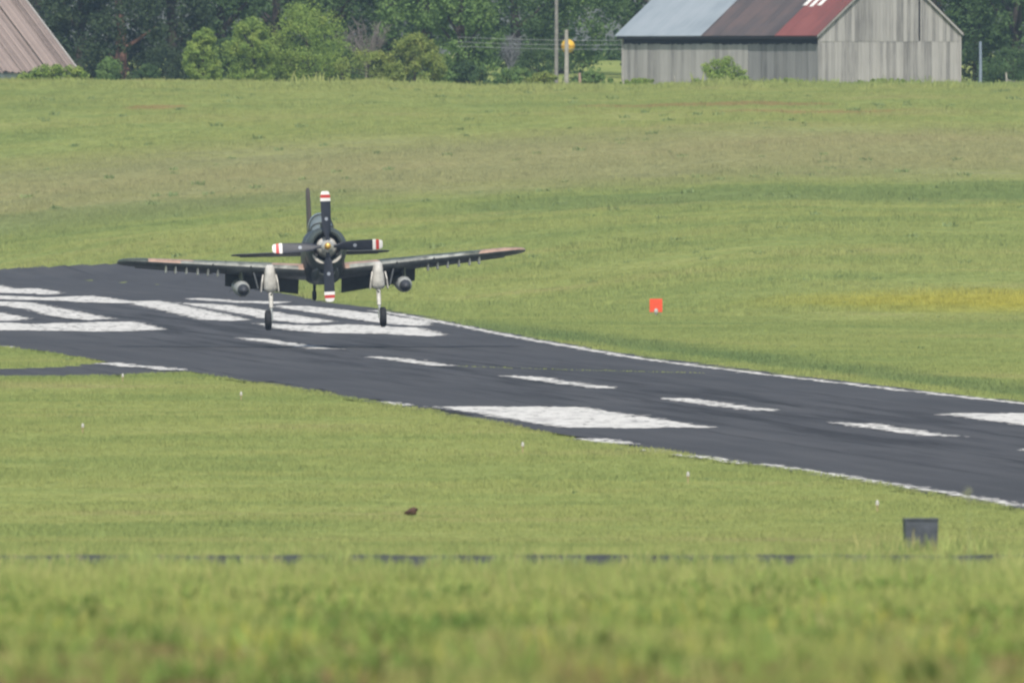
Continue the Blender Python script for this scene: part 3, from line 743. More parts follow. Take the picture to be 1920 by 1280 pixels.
while y < BL - .35:
    wd_ = .92
    for bnd in (vb1, vb2):
        if y < bnd < y + wd_ - .01: wd_ = bnd - y
    mt = RED if y < vb1 - .01 else RUST if y < vb2 - .01 else TIN
    sheet_strip(barn, 'roof_sheet', y, y + wd_ - .006, mt, fl, rnd.uniform(0, .008), 0, 1)
    sheet_strip(barn, 'roof_sheet', y, y + wd_ - .006, RUST, fr, rnd.uniform(0, .008), 0, 1)
    y += wd_
for yy, tt in ((4.35, .40), (3.5, .385), (2.7, .40)):
    sheet_strip(barn, 'roof_patch', yy, yy + .42, WHITEP, fl, .05, tt, .9, 2)
mb = MB(); mb.box((GW / 2, BL / 2, EZ + RISE + .14), (.5, BL + .5, .06)); mb.build('ridge_cap', TIN, barn)
for sx in (0, 1):      # barge boards under the roof edge at the gable
    mb = MB(); f_ = fl if sx == 0 else fr
    a, b = f_(.02), f_(.985); mb.add([(a[0], -.24, a[1] - .05), (b[0], -.24, b[1] - .05), (b[0], -.24, b[1] - .22), (a[0], -.24, a[1] - .22), (a[0], -.20, a[1] - .05), (b[0], -.20, b[1] - .05), (b[0], -.20, b[1] - .22), (a[0], -.20, a[1] - .22)],
           [(0, 1, 2, 3), (7, 6, 5, 4), (0, 4, 5, 1), (1, 5, 6, 2), (2, 6, 7, 3), (3, 7, 4, 0)]); mb.build('barge_board', WOOD, barn)
mb = MB(); mb.box((-OV + .06, BL / 2, EZ - OV * sl - .06), (.05, BL + .4, .16)); mb.build('fascia', SHADE_BLACK, barn)  # fascia coloured near black to paint in the shade under the eave

# ------------------------------------------------------------------ the barn at the left edge: only its roof and a bit of wall show
RT = wood('faded_brown_tin', (.255, .205, .182), .62)
PALEB = plain('pale_blue_wall', (.40, .46, .53), .7, 0, .1, 1.0)
SL = F / 1780; pA = R(40)
lx = (148 - 960) / SL; lz = 9.2
lb = empty('tin_roof_barn', (lx, 1780, lz), pA, 'barn with faded brown corrugated tin roof at the left edge', 'barn')
EZ2 = 10.1 + 5 / SL - lz; HW2 = 6.5; sl2 = .84
# frame: -x runs along the eave to the left and nearer; +y is up the slope (left and away)
f2 = lambda t: (-.1 + t * (HW2 + .5), EZ2 + t * (HW2 + .5) * sl2)
def sheet_x(x0, x1, mat, lift, ribs=4):
    mb = MB(); n = ribs * 4; m_ = n + 1; A = []; B = []
    for i in range(n + 1):
        xx = x0 + (x1 - x0) * i / n; hg = (.0, .09, .07, -.02)[i % 4] + lift
        for L, t in ((A, 0), (B, 1)):
            py, pz = f2(t); L.append((xx, py, pz + hg))
    vs = A + B + [(p[0], p[1], p[2] - .05) for p in A] + [(p[0], p[1], p[2] - .05) for p in B]; fs = []
    for i in range(n): fs += [(i, i + 1, m_ + i + 1, m_ + i), (2 * m_ + i, 3 * m_ + i, 3 * m_ + i + 1, 2 * m_ + i + 1), (i, 2 * m_ + i, 2 * m_ + i + 1, i + 1)]
    fs += [(0, m_, 3 * m_, 2 * m_), (n, 2 * m_ + n, 3 * m_ + n, m_ + n)]
    mb.add(vs, fs); return mb.build('roof_sheet', mat, lb)
xx = 0.0; i = 0
while xx > -14:
    wd_ = rnd.uniform(.28, .62); sheet_x(xx - wd_ + .03, xx, RT, rnd.uniform(0, .16), 1); xx -= wd_; i += 1
mb = MB(); a, b = f2(0), f2(1); mb.add([(0.02, a[0], a[1] + .06), (.02, b[0], b[1] + .06), (.02, b[0], b[1] - .12), (.02, a[0], a[1] - .12), (.12, a[0], a[1] + .06), (.12, b[0], b[1] + .06), (.12, b[0], b[1] - .12), (.12, a[0], a[1] - .12)],
    [(0, 1, 2, 3), (7, 6, 5, 4), (0, 4, 5, 1), (1, 5, 6, 2), (2, 6, 7, 3), (3, 7, 4, 0)]); mb.build('rake_trim', plain('pale_trim', (.45, .43, .40), .7), lb)
mb = MB(); mb.box((-7.1, .35, EZ2 / 2 - .02), (13.8, .1, EZ2 - .05)); mb.build('wall', PALEB, lb)
mb = MB(); mb.add([(-.2, .4, 0), (-.2, 2 * HW2, 0), (-.2, 2 * HW2, EZ2), (-.2, HW2, EZ2 + HW2 * sl2), (-.2, .4, EZ2)], [(0, 1, 2, 3, 4)]); mb.build('gable_wall', PALEB, lb)
mb = MB(); mb.add([(.05, 2 * HW2 + .8, EZ2), (.05, HW2 + .3, EZ2 + (HW2 + .4) * sl2), (-14, HW2 + .3, EZ2 + (HW2 + .4) * sl2), (-14, 2 * HW2 + .8, EZ2)], [(0, 1, 2, 3)]); mb.build('rear_roof', RT, lb)

# ------------------------------------------------------------------ poles, wires, ball, posts
POLE = plain('grey_pole_wood', (.36, .34, .30), .9, 0, .2, 3); POLE2 = plain('dark_pole_wood', (.24, .23, .21), .9, 0, .2, 3)
def at(x, y, d): return Vector(((x - 960) * d / F, d, H - (y - YH) * d / F))
def pole(x, d, ytop, rad, mat, label, arm=None):
    b = at(x, 160, d); b.z = float(terrain(b.x, d)) - .2; t = at(x, ytop, d)
    o = empty('utility_pole', b, 0, label, 'pole', 'utility poles'); mb = MB(); hgt = t.z - b.z
    mb.tube([(0, 0, 0), (.02, 0, hgt * .5), (0, 0, hgt)], [rad, rad * .9, rad * .75], 10); mb.build('shaft', mat, o, True)
    if arm:
        mb = MB(); mb.box((0, -rad, hgt - .4), (2.2, .1, .12)); mb.build('crossarm', mat, o)
        for q in (-.9, 0, .9):
            mb = MB(); mb.lathe((q, -rad, hgt - .34), (0, 0, 1), [(0, .03), (.05, .05), (.12, .05), (.16, .02)], 8); mb.build('insulator', plain('insulator', (.5, .5, .48), .3), o, True)
    return o
pole(1043, 1840, -70, .15, POLE2, 'tall thin utility pole running out of the top of the view', True)
pole(1062, 1798, 56, .17, POLE, 'short pale utility pole standing in front of the yellow ball')
pole(1838, 1815, 78, .12, plain('pale_blue_pole', (.22, .27, .35), .6), 'pale blue grey pole beyond the barn gable')
BALLM = plain('orange_yellow_plastic', (.74, .46, .05), .45, 0, .06, 2)
bc = at(1065, 87, 1827); ball = empty('marker_ball', bc, 0, 'round orange yellow marker ball behind the short pale pole', 'ball')
mb = MB(); mb.lathe((0, 0, 0), (0, 0, 1), [(-.47, .03)] + [(.475 * math.sin(a), .475 * math.cos(a)) for a in np.linspace(-1.45, 1.45, 14)] + [(.47, .03)], 24); mb.build('shell', BALLM, ball, True)
mb = MB(); mb.lathe((0, 0, 0), (0, 0, 1), [(-.03, .47), (-.03, .49), (.03, .49), (.03, .47)], 24); mb.build('seam_band', plain('ball_seam', (.55, .28, .04), .5), ball, True)
WIRE = plain('grey_wire', (.36, .37, .38), .6)
for i, (y0, y1, dd) in enumerate(((74, 72, 1), (83, 80, 0), (91, 88, -1))):
    a, b = at(858, y0 - 4, 1814 + dd), at(1420, y1 - 3, 1848 + dd); pts = []
    for q in range(13):
        t = q / 12; p = a.lerp(b, t); p.z -= .25 * 4 * t * (1 - t); pts.append(p)
    mb = MB(); mb.tube(pts, .017, 5); o = mb.build('power_line', WIRE)
    tag(o, ('top', 'middle', 'lowest')[i] + ' of three slack power lines passing the yellow ball', 'power line', 'power lines')
def post(x, y, d, hgt, wd_, label, mat, brace=False):
    p = at(x, y, d); p.z = float(terrain(p.x, d)) - .1
    o = empty('fence_post', p, 0, label, 'post', 'old fence posts'); mb = MB()
    mb.tube([(0, 0, 0), (.01, 0, hgt * .6), (-.02, 0, hgt)], [wd_, wd_ * .95, wd_ * .8], 7); mb.build('shaft', mat, o, True)
    if brace:
        mb = MB(); mb.tube([(0, -.02, hgt * .5), (.45, -.02, hgt * .36), (1.2, 0, hgt * .3)], [.03, .025, .02], 6); mb.build('rail', mat, o, True)
post(1087, 150, 1788, .95, .1, 'stubby brownish fence post just beyond the short pale pole', plain('reddish_post', (.36, .25, .20), .9))
post(1168, 150, 1786, .75, .09, 'pale fence post at the rear corner of the big barn', POLE)
post(1265, 168, 1764, .7, .06, 'thin grey fence post left of the bush against the barn', POLE)
post(1887, 150, 1778, .95, .07, 'leaning fence post with broken rail beyond the barn gable', POLE, True)

# ------------------------------------------------------------------ airfield furniture
ORANGE = plain('orange_red_board', (.78, .09, .035), .5, 0, .06, 3); STEEL = plain('grey_steel', (.42, .42, .42), .4, .6, .1, 5); LAMPW = plain('frosted_lens', (.46, .45, .40), .35, 0, .05, 5)
LAMPO = plain('dull_lamp_base', (.42, .33, .17), .5, 0, .1, 5)
p = g(1230, 592); mk = empty('marker_board', (p[0], p[1], float(terrain(*p))), 0, 'small orange red square marker board standing in the meadow', 'marker board')
S_m = F / p[1]
mb = MB(); mb.box((0, 0, .16 + .28), (.54, .03, .56)); mb.build('panel', ORANGE, mk)
for q in (-.2, .2):
    mb = MB(); mb.tube([(q, .03, -.05), (q, .03, .6)], .015, 6); mb.build('stake', STEEL, mk)
ml = empty('ground_lamp', (p[0] + .0, p[1] - .5, float(terrain(*p))), 0, 'small white lamp at the foot of the orange marker board', 'lamp')
mb = MB(); mb.lathe((0, 0, 0), (0, 0, 1), [(-.02, .05), (.12, .05), (.13, .09), (.16, .09)], 10); mb.build('base', STEEL, ml, True)
mb = MB(); mb.lathe((0, 0, .16), (0, 0, 1), [(0, .085), (.08, .085), (.14, .05), (.16, .01)], 12); mb.build('lens', LAMPW, ml, True)
def edge_light(x, y, label):
    X, d = g(x, y); o = empty('runway_edge_light', (X, d, float(terrain(X, d))), 0, label, 'runway light', 'runway edge lights')
    mb = MB(); mb.lathe((0, 0, 0), (0, 0, 1), [(-.03, .02), (.14, .02), (.15, .045), (.17, .045)], 10); mb.build('stake', LAMPO, o, True)
    mb = MB(); mb.lathe((0, 0, .17), (0, 0, 1), [(0, .044), (.06, .042), (.10, .028), (.115, .01)], 10); mb.build('lens', LAMPW, o, True)
for x, y, lb_ in ((1645, 962, 'white edge light nearest the dark box in the grass'), (1290, 905, 'white edge light in the grass below the right tip of the aiming block'), (980, 848, 'white edge light in the grass below the middle of the aiming block'),
                  (452, 751, 'white edge light in the grass below the first centre stripe'), (230, 716, 'white edge light just below the taxiway mouth'), (155, 812, 'thin marker light in the grass far from the runway, below the taxiway')):
    edge_light(x, y, lb_)
# dark box in the grass
NAVY = plain('dark_blue_grey_plastic', (.075, .085, .105), .6, 0, .3, 5)
db = at(1726, 1012, 470); db.z = float(terrain(db.x, 470)) - .05; bw = 62 / F * 470; bh = at(1726, 971, 470).z - db.z
bxo = empty('equipment_box', db, R(6), 'dark blue grey box standing in the tall grass near the runway', 'box')
mb = MB(); bv = [(-bw * .46, -.2, 0), (bw * .46, -.2, 0), (bw * .46, .2, 0), (-bw * .46, .2, 0)]; tv = [(-bw * .5, -.22, bh - .03), (bw * .5, -.22, bh - .03), (bw * .5, .22, bh - .03), (-bw * .5, .22, bh - .03)]
mb.loft([bv, tv]); mb.build('body', NAVY, bxo)
mb = MB(); mb.box((0, 0, bh - .015), (bw * 1.03, .48, .03)); mb.build('lid', NAVY, bxo)
for q in (-.28, 0, .28):
    mb = MB(); mb.box((q * bw, -.215, bh * .45), (.02, .02, bh * .8)); mb.build('rib', NAVY, bxo)
# dark low edging running through the foreground grass
KERB = plain('dark_edging', (.055, .062, .075), .8, 0, .25, 2)
mb = MB(); dE = 430.0; rings = []
for X in np.linspace(-16, 16, 161):
    yE = dE + .25 * math.sin(X * .4); z = float(terrain(X, yE)); hgt = .225 + .006 * math.sin(X * 1.7) + .006 * math.sin(X * 5.1)
    rings.append([(X, yE - .08, z - .1), (X, yE - .06, z + hgt), (X, yE + .06, z + hgt), (X, yE + .08, z - .1)])
mb.loft(rings); tag(mb.build('low_edging', KERB), 'dark low edging running level through the foreground grass', 'edging')
# a tall weed standing out against the runway
Xw, dw = (1815 - 960) * 330 / F, 330.0; zw = float(terrain(Xw, dw)); hw_ = at(1815, 905, dw).z - zw
wr = empty('tall_weed', (Xw, dw, zw), 0, 'tall blurred weed stem whose pale head stands against the runway', 'weed')
mb = MB(); mb.tube([(0, 0, -.05), (.02, 0, hw_ * .5), (0, 0, hw_ * .9)], [.008, .006, .004], 6); mb.build('stem', plain('weed_stem', (.30, .36, .16), .8), wr)
rw_ = np.random.default_rng(8); cw = np.stack([rw_.normal(0, .02, 22), rw_.normal(0, .02, 22), rw_.uniform(hw_ - .24, hw_, 22)], 1); Vq, Fq = leaf_cloud(cw, np.full(22, .03), 8, .025, rw_)
link('seed_head', mesh_np('seed_head', Vq, Fq), plain('seed_head', (.42, .44, .28), .9), wr)
# brown clod
p = g(771, 972); mb = MB(); r2 = random.Random(3)
mb.lathe((0, 0, .0), (1, 0, 0), [(-.14, .01), (-.11, .04), (-.03, .065), (.05, .075), (.11, .06), (.14, .01)], 9)
mb.v = [(a + r2.uniform(-.03, .03), b + r2.uniform(-.03, .03), c + r2.uniform(-.028, .028) + .07 + .22 * a) for a, b, c in mb.v]
o = mb.build('earth_clod', plain('brown_earth', (.105, .058, .038), .95, 0, .3, 12), None, True); o.location = (p[0], p[1], float(terrain(*p)) + .02)
tag(o, 'small dark brown clod lying in the grass between edging and runway', 'clod')

# ------------------------------------------------------------------ the aeroplane
# plane frame: x to the picture's right (its own left wing), y aft, z up, origin at the propeller hub
PITCH, ROLL, YAW = 3.6, 1.6, 4.2
HUB = at(614, 462, 990.0)
BASE = Vector((0, 2.3, -2.93))               # between the main wheels, the thing's base
rotm = Matrix.Rotation(R(YAW), 4, 'Z') @ Matrix.Rotation(R(-ROLL), 4, 'Y') @ Matrix.Rotation(R(-PITCH), 4, 'X')
plane = empty('propeller_aeroplane', (0, 0, 0), 0, 'camouflaged single propeller warplane with wheels and flaps down, just above the runway', 'aeroplane')
plane.rotation_euler = rotm.to_euler(); plane.location = HUB + (rotm.to_3x3() @ BASE)

def camo():
    m, nt, b = newmat('camouflage_paint'); p = obj_pos(nt); x, y, z = sep(nt, p)
    nrm = nt.nodes.new('ShaderNodeTexCoord').outputs['Normal']; nz = sep(nt, nrm)[2]
    wob = math_(nt, 'MULTIPLY', math_(nt, 'SUBTRACT', noise(nt, p, .9, 2), .5), .7)
    xw = math_(nt, 'ADD', x, wob)
    def band(a, bb):
        return math_(nt, 'MULTIPLY', math_(nt, 'GREATER_THAN', xw, a), math_(nt, 'LESS_THAN', xw, bb))
    tan = band(-6.45, -4.75)
    for a, bb in ((5.85, 9), (-1.9, -.4), (.6, 2.1)): tan = math_(nt, 'MAXIMUM', tan, band(a, bb))
    f = noise(nt, p, .55, 1, .5, loc=(4, 2, 1))
    green = ramp(nt, f, [(.44, (.075, .092, .072)), (.50, (.185, .195, .155))], 'LINEAR')
    top = mix(nt, tan, green, (.50, .335, .250))
    col = mix(nt, math_(nt, 'LESS_THAN', nz, -.22), top, (.13, .145, .15))
    dirt = ramp(nt, noise(nt, p, 3, 5, .7, sc3=(1.6, .5, 1)), [(.3, (.5, .5, .5)), (.7, (1, 1, 1))])
    nt.links.new(mix(nt, 1.0, col, dirt, 'MULTIPLY'), b.inputs['Base Color']); setp(b, Roughness=.42); b.inputs['Specular IOR Level'].default_value = .5
    return m
CAMO = camo()
FUS = plain('dark_green_fuselage', (.040, .048, .050), .45, 0, .3, 1.2)
COWLM = plain('cowl_green', (.075, .092, .085), .4, 0, .2, 1.5)
LIP_GLINT = plain('painted_lip_highlight', (.55, .52, .46), .6, 0, .15, 4)
BLACK = plain('soot_black', (.012, .012, .013), .7)
BLADE = plain('blue_black_blade', (.024, .028, .040), .5, 0, .15, 3, .35)
WHITE = plain('white_gloss', (.78, .77, .74), .4, 0, .05, 4); REDP = plain('red_stripe', (.50, .045, .035), .45, 0, .05, 4)
GEARW = plain('cream_gear_paint', (.61, .595, .545), .55, 0, .2, 5); CHROME = plain('oleo_metal', (.7, .7, .7), .25, .8, .05, 6)
TYRE = plain('tyre_rubber', (.018, .019, .022), .8, 0, .2, 5); TANKG = plain('grey_tank', (.36, .38, .37), .45, 0, .12, 2); TANKD = plain('dark_nose_cap', (.05, .055, .065), .5, 0, .1, 3)
ALU = plain('bare_alloy', (.56, .55, .50), .35, .5, .2, 5); GOLD = plain('brass_dome', (.68, .42, .10), .35, .3, .1, 5)
SMOKE = plain('canopy_perspex', (.22, .27, .28), .12, 0, .1, 3, .8); FRAME = plain('canopy_frame', (.05, .06, .055), .5)
SMOKE.node_tree.nodes['Principled BSDF'].inputs['Transmission Weight'].default_value = .35

def part(name, mb, mat, parent=None, smooth=True, ang=40):
    return mb.build(name, mat, parent or plane, smooth, ang, BASE)
def sect(y, zt, zb, hw, n=28, e=2.3):
    cz, hz = (zt + zb) / 2, (zt - zb) / 2; out = []
    for k in range(n):
        a = 2 * math.pi * k / n; c, s = math.cos(a), math.sin(a)
        out.append((hw * math.copysign(abs(c) ** (2 / e), c), y, cz + hz * math.copysign(abs(s) ** (2 / e), s)))
    return out
# fuselage behind the cowling
mb = MB(); mb.loft([sect(*q) for q in ((1.75, .74, -.95, .74), (2.2, .78, -1.16, .78, 28, 2.9), (3.2, .80, -1.24, .78, 28, 3.2), (4.4, .80, -1.18, .72, 28, 3.0), (5.6, .78, -.95, .60), (7.0, .62, -.70, .45), (8.6, .48, -.40, .28), (10.2, .40, -.10, .13), (11.2, .34, .10, .05))])
fus = part('fuselage', mb, FUS)
# cowling: outer skin, rolled lip, liner
mb = MB()
def ring(y, r, zsq=1.0, n=36): return [(r * math.cos(2 * math.pi * k / n), y, r * math.sin(2 * math.pi * k / n) * (1 if math.sin(2 * math.pi * k / n) > 0 else zsq)) for k in range(n)]
mb.loft([ring(.42, .515, 1.0), ring(.32, .535, 1.0), ring(.28, .60, 1.03), ring(.34, .68, 1.08), ring(.60, .755, 1.12), ring(1.0, .785, 1.17), ring(1.5, .78, 1.22), ring(1.95, .765, 1.26)], False); cowl = part('cowling', mb, COWLM)
mb = MB(); mb.loft([ring(.425, .513, 1.0), ring(.5, .53, 1.0), ring(.72, .60, 1.0)], False); part('cowl_liner', mb, BLACK, cowl)
for a0, a1 in ((205, 258), (284, 335)):      # sun highlight on the lower lip, painted as pale crescents
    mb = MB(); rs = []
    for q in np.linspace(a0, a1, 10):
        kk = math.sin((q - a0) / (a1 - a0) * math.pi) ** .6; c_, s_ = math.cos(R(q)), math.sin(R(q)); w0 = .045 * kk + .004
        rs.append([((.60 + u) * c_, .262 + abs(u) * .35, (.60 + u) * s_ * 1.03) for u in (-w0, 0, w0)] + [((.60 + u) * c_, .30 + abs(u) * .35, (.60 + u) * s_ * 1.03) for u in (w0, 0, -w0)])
    mb.loft(rs); part('lip_highlight', mb, LIP_GLINT, cowl)
mb = MB(); mb.lathe((0, .74, 0), (0, 1, 0), [(0, .62), (.02, .62)], 32); part('baffle', mb, BLACK, cowl)
for k in range(14):                      # front row of cylinders
    a = 2 * math.pi * (k + .5) / 14; c = Vector((math.cos(a), 0, math.sin(a)))
    if k % 2: continue
    mb = MB(); mb.tube([c * .26 + Vector((0, .66, 0)), c * .50 + Vector((0, .66, 0))], [.09, .075], 8); part('cylinder', mb, plain('dark_cylinder', (.06, .06, .06), .5, .4), cowl)
mb = MB(); mb.lathe((0, .70, 0), (0, -1, 0), [(0, .34), (.12, .40), (.26, .37), (.40, .24), (.45, .12)], 24); part('gear_case', mb, plain('pale_gear_case', (.62, .61, .57), .45, .1, .25, 6), cowl)
for y_, r_c in ((.62, .762), (1.35, .788)):      # cowl bands
    mb = MB(); n_ = 36; rs = [ring(y_ - .012, r_c - .004, 1.125 if y_ < 1 else 1.205), ring(y_ - .012, r_c + .006, 1.125 if y_ < 1 else 1.205), ring(y_ + .012, r_c + .006, 1.125 if y_ < 1 else 1.205), ring(y_ + .012, r_c - .004, 1.125 if y_ < 1 else 1.205)]; mb.loft(rs, False); part('cowl_band', mb, FRAME, cowl)
# chin oil cooler scoop
mb = MB(); rs = []
for y, zt, zb, hw in ((.62, -.66, -.98, .30), (.60, -.64, -1.02, .34), (.9, -.62, -1.12, .42), (1.7, -.6, -1.24, .52), (2.6, -.6, -1.24, .5)): rs.append(sect(y, zt, zb, hw, 20, 2.6))
mb.loft(rs); scoop = part('oil_cooler_scoop', mb, COWLM)
mb = MB(); mb.loft([sect(.595, -.70, -.96, .26, 20, 2.6), sect(.57, -.71, -.95, .25, 20, 2.6)]); part('scoop_mouth', mb, BLACK, scoop)
mb = MB(); mb.box((0, 1.4, .86), (.26, .9, .2)); part('carburettor_intake', mb, FUS, None)
# canopy
mb = MB(); rs = []
for y, hh, hw in ((2.75, .02, .36), (3.05, .38, .42), (3.35, .66, .46), (3.8, .73, .47), (4.4, .70, .45), (5.0, .45, .36), (5.5, .06, .2)):
    rs.append([(hw * math.cos(math.pi * k / 14), y, .74 + hh * math.sin(math.pi * k / 14) ** .8) for k in range(15)] + [(-hw * .8, y, .60), (hw * .8, y, .60)])
mb.loft(rs); can = part('canopy', mb, SMOKE)
for y, hh, hw in ((3.30, .63, .465), (2.95, .30, .42), (4.95, .48, .375)):
    mb = MB(); mb.tube([(hw * math.cos(math.pi * k / 12), y, .74 + (hh + .01) * math.sin(math.pi * k / 12) ** .8) for k in range(13)], .025, 6); part('canopy_frame', mb, FRAME, can)
# propeller
prop = empty('propeller', (0, 0, 0)); prop.parent = plane
def blade(ang):
    A = Matrix.Rotation(R(ang), 3, 'Y'); st = [(.16, .11, .10, 25), (.35, .15, .08, 28), (.55, .31, .06, 26), (.9, .38, .045, 22), (1.4, .40, .03, 18), (1.68, .40, .024, 16), (1.84, .39, .022, 15), (1.93, .36, .020, 15), (2.03, .29, .018, 14), (2.055, .16, .012, 14)]
    def rr(q, grow=1.0):
        r_, c, t, tw = q; out = []
        for k in range(12):
            a = 2 * math.pi * k / 12; u, v = c / 2 * math.cos(a) * grow, t / 2 * math.sin(a) * grow
            ca, sa = math.cos(R(tw)), math.sin(R(tw)); out.append(A @ Vector((u * ca - v * sa, u * sa + v * ca, r_)))
        return out
    mb = MB(); mb.loft([rr(q) for q in st[:6]]); bl = part('blade', mb, BLADE, prop)
    mb = MB(); mb.loft([rr((1.681, .40, .026, 16)), rr((1.80, .395, .026, 15.3))]); part('tip_band', mb, WHITE, bl)
    mb = MB(); mb.loft([rr((1.802, .395, .026, 15.3)), rr((1.92, .365, .024, 15))]); part('tip_stripe', mb, REDP, bl)
    mb = MB(); mb.loft([rr((1.922, .365, .024, 15)), rr(st[8]), rr(st[9])]); part('tip', mb, WHITE, bl)
    mb = MB(); c = A @ Vector((0, 0, 1.02)); mb.lathe(c + A @ Vector((0, -.035, 0)), A @ Vector((.35, -1, 0)), [(0, .07), (.004, .07)], 12); part('maker_decal', mb, plain('pale_decal', (.30, .33, .38), .5), bl)
for a in (-.8, 89.2, 179.2, 269.2): blade(a)
mb = MB(); mb.lathe((0, .20, 0), (0, -1, 0), [(0, .20), (.1, .24), (.26, .23), (.34, .15)], 20); hubm = part('hub', mb, ALU, prop)
mb = MB(); mb.lathe((0, -.14, 0), (0, -1, 0), [(0, .13), (.14, .12), (.24, .08), (.27, .02)], 16); part('hub_dome', mb, GOLD, prop)
# wings
def foil(c, t, n=13):
    xs_ = [(1 - math.cos(math.pi * i / (n - 1))) / 2 for i in range(n)]
    yt = [5 * t * (.2969 * math.sqrt(q) - .126 * q - .3516 * q * q + .2843 * q ** 3 - .1036 * q ** 4) for q in xs_]
    cam_ = [.06 * q * (1 - q) for q in xs_]
    up = [(q * c, (a + k_) * c) for q, a, k_ in zip(xs_, yt, cam_)]; lo = [(q * c, (k_ - a) * c) for q, a, k_ in zip(xs_, yt, cam_)]
    return up[::-1] + lo[1:-1]
INC, DIH = 3.2, 4.9
def wst(x):
    t = (abs(x) - .5) / 7.1; return 2.25 + .62 * t, 3.35 - 1.55 * t, .170 - .015 * t, -.78 + math.tan(R(DIH)) * abs(x)
def wpt(x, fx, fz):                      # point on the wing: fx chord fraction, fz metres above the chord line
    ly, ch, t, z = wst(x); i = R(INC); u = fx * ch
    return (x, ly + u * math.cos(i) + fz * math.sin(i), z - u * math.sin(i) + fz * math.cos(i))
wings = {}
for s in (-1, 1):
    mb = MB(); rs = []
    for ax, k in ((.3, 1), (1.2, 1), (2.4, 1), (3.55, 1), (5.2, 1), (6.8, 1), (7.2, .93), (7.42, .80), (7.55, .60), (7.61, .35)):
        ly, ch, t, z = wst(ax * s); sec = foil(ch * k, t * (1 if k == 1 else .9), 15); o_ = ch * (1 - k) * .45
        rs.append([wpt(ax * s, (q + o_) / ch, h_) for q, h_ in sec])
    mb.loft(rs); wg = part('wing', mb, CAMO); wings[s] = wg
    # fold joint
    mb = MB(); ly, ch, t, z = wst(3.62); rs = [[wpt((3.62 + q) * s, a / ch, b * 1.02) for a, b in foil(ch, t, 11)] for q in (-.02, .02)]; mb.loft(rs); part('wing_fold_joint', mb, FRAME, wg)
    # flap, lowered
    mb = MB(); rs = []
    for ax in (.80, 3.55):
        a = Vector(wpt(ax * s, .74, -.05)); ch = wst(ax)[1] * .235; d_ = Vector((0, math.cos(R(46)), -math.sin(R(46)))); nn = Vector((0, math.sin(R(46)), math.cos(R(46))))
        rs.append([a + nn * .05, a - d_ * .03, a - nn * .04, a + d_ * ch - nn * .012, a + d_ * ch + nn * .012])
    mb.loft(rs); part('flap', mb, plain('flap_grey', (.085, .095, .10), .55, 0, .2, 2), wg, False)
    mb = MB(); rs = []
    for ax in (4.0, 6.9):
        ly, ch, t, z = wst(ax); rs.append([Vector(wpt(ax * s, .76, .055)), Vector(wpt(ax * s, .76, -.03)), Vector(wpt(ax * s, 1.005, -.045)), Vector(wpt(ax * s, 1.005, -.03))])
    mb.loft(rs); part('aileron', mb, CAMO, wg, False)
    mb = MB(); rs = []
    for ax in (.95, 2.4, 3.9, 5.3):
        ly, ch, t, z = wst(ax); fo = foil(ch, t, 25); fo = [q for q in fo if q[0] < .055 * ch]
        up_ = [q for q in fo if q[1] >= 0]; up_.sort(key=lambda q: q[0])
        rs.append([wpt(ax * s, (a - .004) / ch, b + .004) for a, b in up_] + [wpt(ax * s, (a + .01) / ch, b - .012) for a, b in up_[::-1]])
    mb.loft(rs); part('leading_edge_strip', mb, plain('worn_pale_leading_edge', (.27, .285, .255), .5, 0, .6, 2.2), wg)
    # small stores racks under the outer wing
    for ax in (3.92, 4.28, 4.66, 5.08, 5.48, 5.84):
        ly, ch, t, z = wst(ax); top_ = Vector(wpt(ax * s, .13, -t * ch * .34)); mb = MB()
        rs = []
        for dz, w_, l_ in ((.02, .042, .62), (-.12, .040, .56), (-.20, .045, .40), (-.23, .025, .34)):
            c = top_ + Vector((0, 0, dz)); rs.append([c + Vector((-w_, .0, 0)), c + Vector((0, -l_ * .35, 0)), c + Vector((w_, 0, 0)), c + Vector((w_ * .6, l_, 0)), c + Vector((-w_ * .6, l_, 0))])
        mb.loft(rs); part('stores_rack', mb, plain('pale_grey_rack', (.82, .82, .78), .5, 0, .1), wg, False)
    # gun barrels
    for ax in (2.72, 4.12):
        a = Vector(wpt(ax * s, .02, .0)); mb = MB(); mb.tube([a + Vector((0, .3, 0)), a + Vector((0, -.42, .01))], [.03, .022], 8); part('gun_barrel', mb, BLACK, wg)
    # inner pylon and tank
    px = 3.02 * s; a = Vector(wpt(px, .16, -.20)); mb = MB(); rs = []
    for dz, w_, l0, l1 in ((.1, .07, -.15, 1.5), (-.28, .07, -.1, 1.35), (-.40, .06, -.05, 1.2)):
        c = a + Vector((0, 0, dz)); rs.append([c + Vector((0, l0, 0)), c + Vector((w_, l0 + .25, 0)), c + Vector((w_ * .8, l1, 0)), c + Vector((-w_ * .8, l1, 0)), c + Vector((-w_, l0 + .25, 0))])
    mb.loft(rs); part('pylon', mb, plain('pylon_green', (.12, .135, .12), .5, 0, .2), wg, False)
    tc = a + Vector((0, -.75, -.68)); mb = MB(); mb.lathe(tc, (-.03, 1, .13), [(.262, .217), (.32, .24), (.45, .272), (.7, .295), (1.3, .30), (2.0, .28), (2.7, .19), (3.2, .08), (3.35, .01)], 22); tk = part('stores_pod', mb, TANKG, plane)
    mb = MB(); mb.lathe(tc, (-.03, 1, .13), [(-.12, .03), (-.08, .09), (.02, .145), (.12, .182), (.26, .215)], 20); part('nose_cap', mb, TANKD, tk)
    for q in (45, 135, 225, 315):
        mb = MB(); M_ = Matrix.Rotation(R(q), 3, 'Y'); c = tc + Vector((-.09, 2.95, .38)); mb.box(c + M_ @ Vector((0, 0, .24)), (.02, .5, .30), M_); part('fin', mb, TANKG, tk, False)
    # main undercarriage
    gx = 2.01 * s; la = Vector(wpt(gx, .0, -.02)); gear = empty('main_gear', (0, 0, 0)); gear.parent = plane
